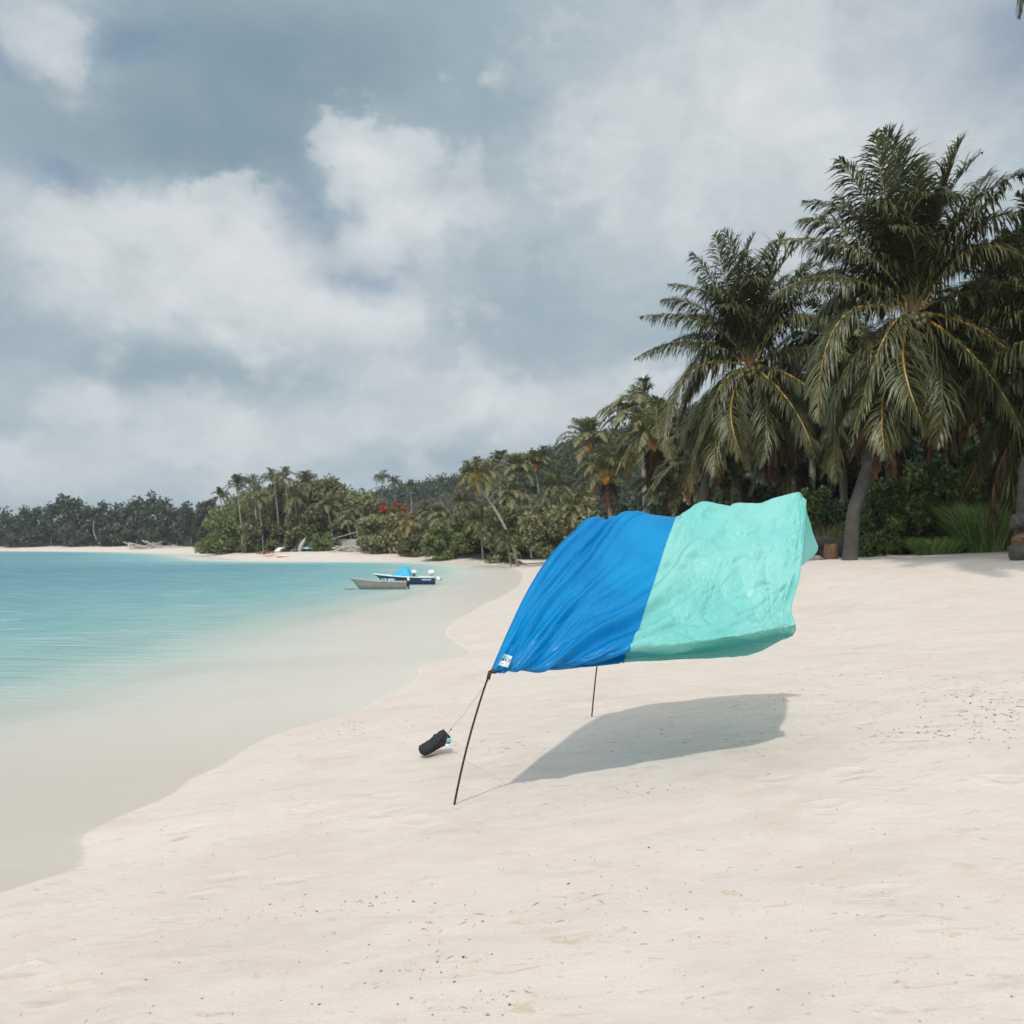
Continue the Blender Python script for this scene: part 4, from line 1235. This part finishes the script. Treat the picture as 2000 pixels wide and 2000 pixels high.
# ------------------------------------------------------------------ things along the far beach
p = G(800, 1084)
bt, A = boat('beached_boat', 'small grey boat pulled up on the sand below the yellow-green bush', 'boat', tuple(p + np.array((0, 0, .05))), .5, 3.2, 1.2, .45, .3, M_GREYM, M_DRIFT, 2, ry=.06)
p = at(1060, 85)
bt, A = boat('canoe', 'long pale canoe drawn up beside the leaning palm foot, half behind the blue cloth', 'canoe', tuple(p + np.array((0, 0, .06))), -.08, 5.0, .8, .38, .2, M_WHITE, M_DRIFT, 2, ry=-.05)
MB().tube([(-2, -.9, .2), (2, -.9, .2)], .06, 6).build('outrigger', M_LOG, bt)
p = G(566, 1076)
mb = MB(); A, B = hull(5.0, 1.3, .55, .25); A2 = A.copy(); A2[..., 2] = .8 - A2[..., 2]
hu = mb.add(A2, grid_faces(*A2.shape[:2], True)).build('upturned_hull', M_WHITE, None, True)
hu.location = tuple(p + np.array((-.6, 0, -.05))); hu.rotation_euler = (0, -.12, .1)
tag(hu, 'white upturned boat hull lying under the far grove', 'boat')
p = at(592, 146)
mb = MB(); mb.tube(crspline(np.array([(-.9, 0, -.2), (-.6, 0, 1.6), (.1, 0, 3.2), (.6, 0, 4.2)]), 12), [.42, .5, .55, .6, .62, .6, .58, .5, .42, .34, .25, .12], 8)
rk = mb.build('leaning_rock', M_DRIFT, None, True); rk.location = tuple(p); rk.scale = (.62, .5, .52)
tag(rk, 'pale upright slab leaning behind the upturned white hull', 'slab')
p = G(592, 1076)
v = np.linspace(0, 1, 22); XX, YY2 = np.meshgrid(v, v, indexing='ij')
zz2 = .55 * np.sin(XX * 3.1) * (.5 + .5 * np.sin(YY2 * 3.1)) + .22 * fbm(XX * 6, YY2 * 6, 3, 31) + .05
tp = MB().add(np.stack((XX * 5.2 - 2.4, YY2 * 2.6 - 1.3, zz2), -1), grid_faces(22, 22)).build('tarpaulin', M_BLUEW, None, True)
tp.location = tuple(p + np.array((.3, .6, 0))); tag(tp, 'crumpled blue-grey tarpaulin next to the upturned white hull', 'tarpaulin')
for k, (x_, y_, w_, m_, lb) in enumerate([(530, 1086, 2.6, M_ORNG, 'orange cloth spread on the far sand below the white hull'), (556, 1087, 2.4, M_PINK, 'pink cloth on the far sand right of the orange one')]):
    p = G(x_, y_)
    zz2 = .16 * (1 + fbm(XX * 5 + k * 9, YY2 * 5, 3, 41 + k)) * np.sin(XX * 3.14) * np.sin(YY2 * 3.14) + .03
    o_ = MB().add(np.stack((XX * w_ - w_ / 2, YY2 * 1.8 - .9, zz2), -1), grid_faces(22, 22)).build('cloth', m_, None, True)
    o_.location = tuple(p); tag(o_, lb, 'cloth')


def driftpile(label, px, py, wm, n, mat, seed, hgt=.9, r=.09):
    """a tangle of branches lying on the sand, one heap"""
    rg_ = R(seed); p_ = G(px, py); mb_ = MB()
    for k in range(n):
        a = rg_.uniform(-.9, .9); l_ = rg_.uniform(.25, .6) * wm
        c = np.array((rg_.uniform(-.5, .5) * wm, rg_.uniform(-.4, .8), rg_.uniform(.05, hgt * .6)))
        d_ = np.array((math.cos(a), rg_.uniform(-.3, .3), math.sin(a) * .6)) * l_ * .5
        a0 = c - d_; a0[2] = max(a0[2], .02)
        mb_.tube(tube_pts(a0, c + d_, (0, 0, rg_.uniform(-.1, .25)), 6), np.linspace(r, r * .35, 6), 5)
    o__ = mb_.build('driftwood_pile', mat, None, True); o__.location = tuple(p_)
    tag(o__, label, 'driftwood', 'heaps of driftwood on the far beach')


driftpile('pale driftwood tangle at the edge of the green thicket', 458, 1078, 6.0, 26, M_DRIFT, 1, 1.6, .11)
driftpile('dark reddish heap of branches left of the orange cloth', 517, 1083, 2.4, 16, M_LOG, 2, .7)
driftpile('grey driftwood heap under the large rounded bush', 700, 1078, 6.5, 26, M_DRIFT, 3, 1.4, .12)
driftpile('low brown heap of branches in front of the bright green bush', 878, 1078, 2.6, 14, M_LOG, 4, .7)
driftpile('small driftwood heap below the low bushy palm', 932, 1078, 4.6, 18, M_LOG, 5, .7)
driftpile('brown heap of dead fronds at the foot of the leaning palm', 985, 1084, 3.2, 26, M_DRY, 6, .8)
driftpile('pale driftwood line under the broad domed tree on the far left shore', 300, 1071.5, 14.0, 24, M_DRIFT, 7, 1.4, .18)

# hut roof among the bushes
p = at(672, 143)
hut = thing('beach_hut', 'low hut with a pale sloping roof half hidden by the large bush', 'hut', p)
MB().box((0, 0, .9), (4.4, 2.4, 1.8), bev=.03).build('wall', M_DRIFT, hut)
MB().box((0, -.2, 2.25), (5.6, 3.2, .10), ry=-.28, bev=.02).build('roof', M_ROOF, hut)
MB().box((-1.2, -1.22, .75), (.8, .06, 1.5)).build('door', M_BLACK, hut)
p = at(897, 136)
top = W(897, 1008, 136)
up = thing('utility_pole', 'white concrete utility pole standing above the bushes', 'pole', p)
MB().tube([(0, 0, -.4), (0, 0, top[2] - p[2])], [.17, .13], 8).build('post', M_DRIFT, up, True)
MB().box((0, 0, top[2] - p[2] - .25), (.9, .08, .08), bev=.01).build('crossarm', M_DRIFT, up)
p = G(251, 1071)
sp = MB().tube(crspline(np.array([(0, 0, -.2), (.05, 0, .7), (-.05, 0, 1.3), (.1, 0, 1.8)]), 10), np.linspace(.28, .1, 10), 8).build('driftwood_stump', M_PINK, None, True)
sp.location = tuple(p); tag(sp, 'pinkish upright stump on the narrow far left sand', 'stump')

# ------------------------------------------------------------------ the blowing beach canopy
GR = [  # rows: hem, tuck, crease(near edge), ... ridge, far edge ; columns left to right ; (px, py, depth)
    [(960, 1311, 6.92), (1030, 1308.5, 6.96), (1120, 1304, 7.03), (1217, 1296, 7.10), (1300, 1291, 7.22), (1370, 1287, 7.30), (1436, 1282, 7.36), (1482, 1274, 7.40), (1530, 1248, 7.50)],
    [(960, 1310, 6.93), (1030, 1307, 7.00), (1121, 1300, 7.12), (1219, 1284, 7.34), (1301, 1279, 7.62), (1374, 1274, 7.72), (1445, 1265, 7.78), (1502, 1252, 7.80), (1549, 1238, 7.76)],
    [(960, 1309, 6.92), (1031, 1303, 6.93), (1122, 1292, 6.97), (1228, 1268, 7.04), (1308, 1260, 7.12), (1380, 1253, 7.18), (1450, 1244, 7.24), (1510, 1232, 7.32), (1554, 1222, 7.46)],
    [(990, 1238, 7.15), (1065, 1232, 7.15), (1142, 1236, 7.20), (1246, 1232, 7.28), (1322, 1222, 7.36), (1392, 1214, 7.40), (1462, 1208, 7.46), (1514, 1196, 7.56), (1546, 1188, 7.68)],
    [(1028, 1160, 7.5), (1095, 1160, 7.48), (1160, 1172, 7.50), (1264, 1178, 7.58), (1334, 1168, 7.66), (1402, 1160, 7.70), (1470, 1152, 7.76), (1526, 1144, 7.84), (1559, 1136, 7.92)],
    [(1074, 1088, 7.9), (1128, 1094, 7.86), (1188, 1104, 7.88), (1284, 1116, 7.92), (1348, 1108, 7.98), (1412, 1102, 8.0), (1478, 1096, 8.06), (1538, 1090, 8.12), (1566, 1084, 8.16)],
    [(1116, 1044, 8.3), (1160, 1046, 8.26), (1214, 1044, 8.28), (1303, 1058, 8.3), (1360, 1046, 8.34), (1422, 1040, 8.36), (1486, 1038, 8.4), (1546, 1034, 8.44), (1571, 1032, 8.46)],
    [(1160, 1020, 8.7), (1196, 1012, 8.68), (1243, 999, 8.68), (1322, 1012, 8.68), (1362, 987, 8.72), (1424, 986, 8.74), (1484, 985, 8.78), (1552, 968, 8.82), (1573, 979, 8.84)],
    [(1182, 1180, 9.2), (1214, 1100, 9.2), (1262, 1040, 9.15), (1330, 1030, 9.1), (1375, 1004, 9.1), (1432, 1000, 9.1), (1500, 1005, 9.1), (1594, 1062, 9.14), (1562, 1108, 9.2)],
]
CP = np.array([[W(*q) for q in row] for row in GR])
NU, NV = 520, 420
g1 = crspline(CP, NV)                                # rows
g2 = crspline(np.swapaxes(g1, 0, 1), NU)             # columns
P3 = np.swapaxes(g2, 0, 1)                           # [NV, NU, 3]
U_, V_ = np.meshgrid(np.linspace(0, 8, NU), np.linspace(0, 8, NV), indexing='xy')
dU = np.gradient(P3, axis=1); dV = np.gradient(P3, axis=0)
Nn = np.cross(dU, dV); Nn /= np.linalg.norm(Nn, axis=2)[..., None] + 1e-9
# cloth coordinates in metres from the tied corner
pu = U_ / 8 * 2.7; pv = np.clip(V_ - 0.0, 0, 8) / 8 * 2.5
ang = np.arctan2(pv + .02, pu + .02); rad_ = np.hypot(pu, pv)
wig = fbm(pu * 1.1, pv * 1.1, 3, 51)
def ridged(x): return 1 - np.abs(x) * 2
fan = ridged(fbm(ang * 9 + wig * .6, rad_ * .55, 3, 52)) * .020 + np.sin(ang * 34 + wig * 3 + fbm(ang * 4, rad_ * .8, 2, 55) * 4) * .011 * sstep(.05, .5, rad_)
fan = fan * sstep(0, .7, rad_) * np.exp(-np.clip(rad_ - .9, 0, 9) * .55) * 1.25
# long soft folds running up the blue half
fold = ridged(fbm((pu * .85 - pv * .8) * 2.1 + wig * .4, (pu + pv) * .5, 3, 61)) * .020 * sstep(3.9, 2.2, U_)
# crumples of the mint half
cr_a = ridged(fbm(pu * 2.0 + wig, pv * 3.4 + wig * .8, 4, 71, .55)) ** 2 * .022
cr_b = ridged(fbm(pu * 6 + wig * 2, pv * 7.5 - wig, 4, 75, .6)) * .0065
billow = .05 * fbm(pu * .95 + 2, pv * 1.0, 2, 81)
mint = sstep(2.6, 3.4, U_)
# tension folds of the mint half, fanning from its lower outer corner and hanging from the top
ang2 = np.arctan2(pv + .03, 2.74 - pu); rad2 = np.hypot(pv, 2.7 - pu)
fan2 = ridged(fbm(ang2 * 7 + wig * .5, rad2 * .5, 3, 97)) * .030 * sstep(.05, .5, rad2) * np.exp(-np.clip(rad2 - .7, 0, 9) * 1.1)
arc = np.hypot(pu - 1.75, (pv - 2.35) * 1.1)
crease = .035 * np.exp(-((arc - .62 - .10 * wig) / .10) ** 2) * sstep(1.0, 1.4, pu) * sstep(2.6, 2.1, pu)
sweep = .030 * ridged(fbm((pu * .5 + pv * 1.1) * 1.5 + wig * .5, (pu - pv) * .4, 3, 98))
edge = sstep(0, .25, np.minimum(U_, 8 - U_))
disp = fan * 2.0 + fold * 2.0 + mint * (cr_a * 1.2 + cr_b * 1.1 + billow * 1.6 + fan2 + crease + sweep) + (1 - mint) * (cr_b * .8 + billow * .5)
disp = (disp - disp.mean()) * (0.2 + .8 * edge) * (.12 + .88 * sstep(.2, 3.4, V_)) * (.35 + .65 * sstep(8, 6.6, V_))
P3 = P3 - Nn * disp[..., None] * np.where((U_ < .05) & (V_ < 2), 0, 1)[..., None]
# tight hem ruffles along the bottom of the mint cloth
hem = sstep(2.4, .6, V_) * mint
P3 = P3 + Nn * (hem * .005 * fbm(pu * 11, pv * 6, 3, 91))[..., None]
can = thing('beach_canopy', 'blue and mint beach canopy ballooning in the wind on two thin poles', 'beach canopy', G(885, 1571))
org = np.array(can.location)
cs = int(NU * 3 / 8)
for nm, c0, c1, mt in (('blue_panel', 0, cs + 1, M_FBLUE), ('mint_panel', cs, NU, M_FMINT)):
    Q = P3[:, c0:c1] - org
    n_, m_ = Q.shape[:2]
    ii = np.arange(n_ * m_).reshape(n_, m_)
    F = np.stack((ii[:-1, :-1].ravel(), ii[:-1, 1:].ravel(), ii[1:, 1:].ravel(), ii[1:, :-1].ravel()), 1)
    mk(nm, Q.reshape(-1, 3), F, mt, can, True)
# seam tape between the panels and bound hems
sm = P3[::6, cs] - org - Nn[::6, cs] * .004
MB().tube(sm, .0045, 5).build('seam', M_FMINT, can, True)
for nm, pts in (('hem', P3[::5, 0] - org), ('hem', P3[0, 0:cs:5] - org)):
    MB().tube(pts, .006, 5).build(nm, M_FBLUE, can, True)
MB().tube(P3[::5, -1] - org, .006, 5).build('hem', M_FMINT, can, True)
# poles
A0 = P3[0, 0]; Bc = P3[-1, 0]
f0 = G(885, 1571); f1 = G(1155, 1398)


def pole(f_, top_, bow, r):
    pts = tube_pts(f_ + np.array((0, 0, -.06)), top_, bow, 16) - org
    return MB().tube(pts, np.linspace(r, r * .8, 16), 8).build('pole', M_POLE, can, True)


pl = pole(f0, A0 + np.array((-.012, 0, -.005)), (-.02, 0, .02), .0095)
kt = MB(); kt.blob(A0 - org + np.array((.015, -.005, 0)), (.035, .02, .018), 3, .3); kt.tube([A0 - org + np.array((-.025, -.005, -.06)), A0 - org + np.array((-.012, -.005, 0.0))], .015, 8)
kt.build('pole_cap', M_BLACK, pl, True)
pole(f1, Bc, (-.01, 0, .0), .0085)
# guy line from the front pole down to the sand bag
b0 = G(822, 1483); bt_ = W(874, 1433, b0[1] + .05)
s0 = A0 + (f0 - A0) * .06
MB().tube(tube_pts(s0, bt_ + np.array((0.0, 0, .0)), (0, 0, -.01), 8) - org, .0022, 5).build('guy_line', M_CORD, can, True)
tg = bt_ + (s0 - bt_) * .09
MB().tube(np.array((tg, tg + (s0 - bt_) * .035)) - org, [.008, .006], 6).build('toggle', M_TEAL, can, True)

# printed label sewn on the cloth near the tied corner
PX = to_px(P3)


def near_cloth(x, y):
    q = (PX[..., 0] - x) ** 2 + (PX[..., 1] - y) ** 2 + (V_ > 6) * 1e6 + (V_ < 1.6) * 1e6
    k = np.unravel_index(np.argmin(q), q.shape)
    v_ = P3[k]; d_ = v_ - np.array((0, 0, CZ)); dep_ = v_[1] - .08
    return W(x, y, dep_)


def label_patch(corners, bands, fn, par, off, name='label_patch'):
    """corners tl,tr,br,bl in pixels; bands as (v0, v1, u0, u1, material index)"""
    mb_ = MB(); tl, tr_, br, bl = [np.array(c, float) for c in corners]
    def pt(u, v):
        q = (tl * (1 - u) + tr_ * u) * (1 - v) + (bl * (1 - u) + br * u) * v
        return fn(*q) - off
    def quad(u0, u1, v0, v1, lift, m):
        n = 4; Vq = []
        for i in range(n + 1):
            for j in range(n + 1):
                q = pt(u0 + (u1 - u0) * j / n, v0 + (v1 - v0) * i / n); q = q + np.array((0, -lift, lift * .3)); Vq.append(q)
        mb_.add(Vq, grid_faces(n + 1, n + 1), m)
    quad(0, 1, 0, 1, 0, 0)
    for b_ in bands: quad(b_[2], b_[3], b_[0], b_[1], .003, b_[4])
    return mb_.build(name, [M_SILVER, M_WHITE, M_FMINT, M_FBLUE, M_NAVY], par)


label_patch([(985, 1277), (1001, 1282), (992, 1304), (973, 1299)],
            [(.08, .30, .45, .95, 1), (.12, .34, .05, .75, 2), (.36, .54, .25, .85, 3), (.36, .54, .05, .25, 4), (.58, .76, .1, .9, 1), (.82, .90, .1, .8, 1)], near_cloth, can, org)

# sand bag anchor
bag = thing('sand_bag', 'black cloth sand bag anchoring the guy line, tipped on the sand', 'sand bag', b0)
ax = bt_ - b0; Lb = np.linalg.norm(ax); ax = ax / Lb
e1 = np.cross(ax, (0, 1, 0)); e1 /= np.linalg.norm(e1); e2 = np.cross(ax, e1)
ts = np.array([-.02, .02, .10, .22, .36, .50, .62, .70, .76, .82, .88, .94, 1.0]); rs = np.array([.012, .045, .058, .062, .062, .066, .072, .075, .062, .064, .060, .055, .048])
rows = []
for t_, r_ in zip(ts, rs):
    th = np.linspace(0, 2 * np.pi, 30, endpoint=False)
    rr = r_ * (1 + (.10 if t_ < .7 else .20) * np.sin(th * 7 + t_ * 14) * (t_ > .05) + .10 * np.sin(th * 3 + t_ * 8))
    sag = np.array((0, 0, 1.0)) * (.058 if t_ < .12 else .05 * (1 - t_))
    rows.append(ax * t_ * Lb + sag + e1 * (rr * np.cos(th))[:, None] + e2 * (rr * np.sin(th))[:, None])
Vb = np.array(rows)
nb, kb = Vb.shape[:2]
Fb = [(i * kb + j, i * kb + (j + 1) % kb, (i + 1) * kb + (j + 1) % kb, (i + 1) * kb + j) for i in range(nb - 1) for j in range(kb)] + [tuple(range(kb)), tuple((nb - 1) * kb + j for j in range(kb))]
MB().add(Vb, Fb).build('bag_body', M_BAG, bag, True)
kn = ax * Lb * .80
MB().tube([kn + e1 * .07 * math.cos(a) + e2 * .07 * math.sin(a) for a in np.linspace(0, 6.2, 18)], .006, 5).build('drawstring', M_BLACK, bag, True)
Yb = b0[1] + ax[1] * Lb * .8 - .085
label_patch([(874, 1441), (884, 1443), (876, 1459), (868, 1460)], [(.08, .38, .05, .95, 2), (.40, .60, .05, .95, 3), (.64, .9, .1, .9, 1)], lambda x, y: W(x, y, Yb), bag, b0)

# ------------------------------------------------------------------ litter on the sand
rg = R(123)
Vs = []; Fs = []; Ms = []; n = 0


def flake(p_, s_, kind):
    global n
    a = rg.uniform(0, 6.28); c_, si = math.cos(a), math.sin(a)
    if kind == 0:      # curled chip / shell fragment
        q = np.array([(-.5, -.2, 0), (0, -.28, .22), (.5, -.1, .05), (.45, .2, .02), (0, .26, .25), (-.45, .18, 0)]) * s_
        f_ = [(0, 1, 4, 5), (1, 2, 3, 4)]
    else:              # twig
        q = np.array([(-1, -.035, 0), (-1, .035, 0), (0, -.05, .07), (0, .05, .07), (1, -.02, .0), (1, .02, .0), (-1, 0, .05), (0, 0, .14), (1, 0, .04)]) * s_
        f_ = [(0, 2, 7, 6), (2, 4, 8, 7), (1, 6, 7, 3), (3, 7, 8, 5)]
    q = np.stack((q[:, 0] * c_ - q[:, 1] * si, q[:, 0] * si + q[:, 1] * c_, q[:, 2]), 1) + p_
    Vs.append(q); Fs.extend([tuple(i + n for i in g_) for g_ in f_]); m_ = 0 if rg.rand() < .22 else (1 if rg.rand() < .5 else 2)
    Ms.extend([m_] * len(f_)); n += len(q)


pts = []
for _ in range(2200):          # everywhere on the dry sand
    D = 3.2 * (30 / 3.2) ** rg.uniform() ; x_ = rg.uniform(-.6, .62) * D
    pts.append((x_, D, .003 + .009 * rg.uniform() ** 2))
for (px, py, w_, h__, k) in [(1480, 1368, 60, 8, 90), (1530, 1355, 40, 8, 70), (1350, 1400, 160, 25, 120), (1800, 1435, 80, 14, 90), (1900, 1435, 80, 22, 120), (1960, 1405, 60, 16, 150), (1700, 1190, 140, 14, 90), (1900, 1340, 90, 20, 120), (1420, 1420, 90, 22, 140), (1720, 1320, 60, 10, 60),
                             (1690, 1390, 50, 10, 50), (1880, 1385, 50, 10, 50), (1240, 1495, 60, 8, 50), (690, 1335, 120, 12, 110), (760, 1320, 80, 8, 70), (990, 1400, 40, 8, 40), (900, 1380, 20, 3, 20), (870, 1790, 90, 20, 50), (930, 1860, 70, 15, 40),
                             (560, 1990, 90, 10, 18), (1300, 1650, 200, 60, 60), (700, 1640, 60, 12, 40), (520, 1640, 80, 20, 30), (1000, 1700, 160, 25, 60), (1600, 1330, 120, 14, 80), (1800, 1230, 160, 20, 90)]:
    for _ in range(k):
        d_ = px_dir(px + rg.normal() * w_, py + rg.normal() * h__)
        t_ = (.75 - CZ) / min(d_[2], -.02)
        q = d_ * t_
        pts.append((q[0], q[1], (.004 + .013 * rg.uniform() ** 2) * (1.45 if px > 1750 and 1380 < py < 1500 else 1)))
pa = np.array(pts)
zt, dt, _ = terrain(pa[:, 0], pa[:, 1])
for (x_, y_, s_), z_, d_ in zip(pts, zt, dt):
    if d_ < .5 or y_ > 34: continue
    tw = rg.rand() < .42
    flake(np.array((x_, y_, z_ + .001)), s_ * (1.7 if tw else 1.1) * (1 + y_ * .03), 1 if tw else 0)
lt = mk('beach_litter', np.vstack(Vs), Fs, [simple('litter_dark', (.055, .038, .026), .8, .4, 30), simple('litter_brown', (.22, .12, .06), .8, .4, 30), simple('litter_straw', (.36, .27, .16), .8, .3, 30)], None, False, Ms)
tag(lt, 'small twigs, shell chips and leaf scraps strewn over the sand', 'litter', None, 'stuff')

bpy.context.view_layer.update()

# ------------------------------------------------------------------ thin sea haze
hz = MB().box((0, 300, 34), (2200, 1800, 92)).build('haze', None)
m_h, t, o = new_mat('thin_haze')
pv_ = t.node('ShaderNodeVolumePrincipled', {'Color': C(.80, .88, .95), 'Density': .00025})
t.l.new(pv_.outputs[0], o.inputs['Volume'])
hz.data.materials.append(m_h)
tag(hz, kind='stuff')
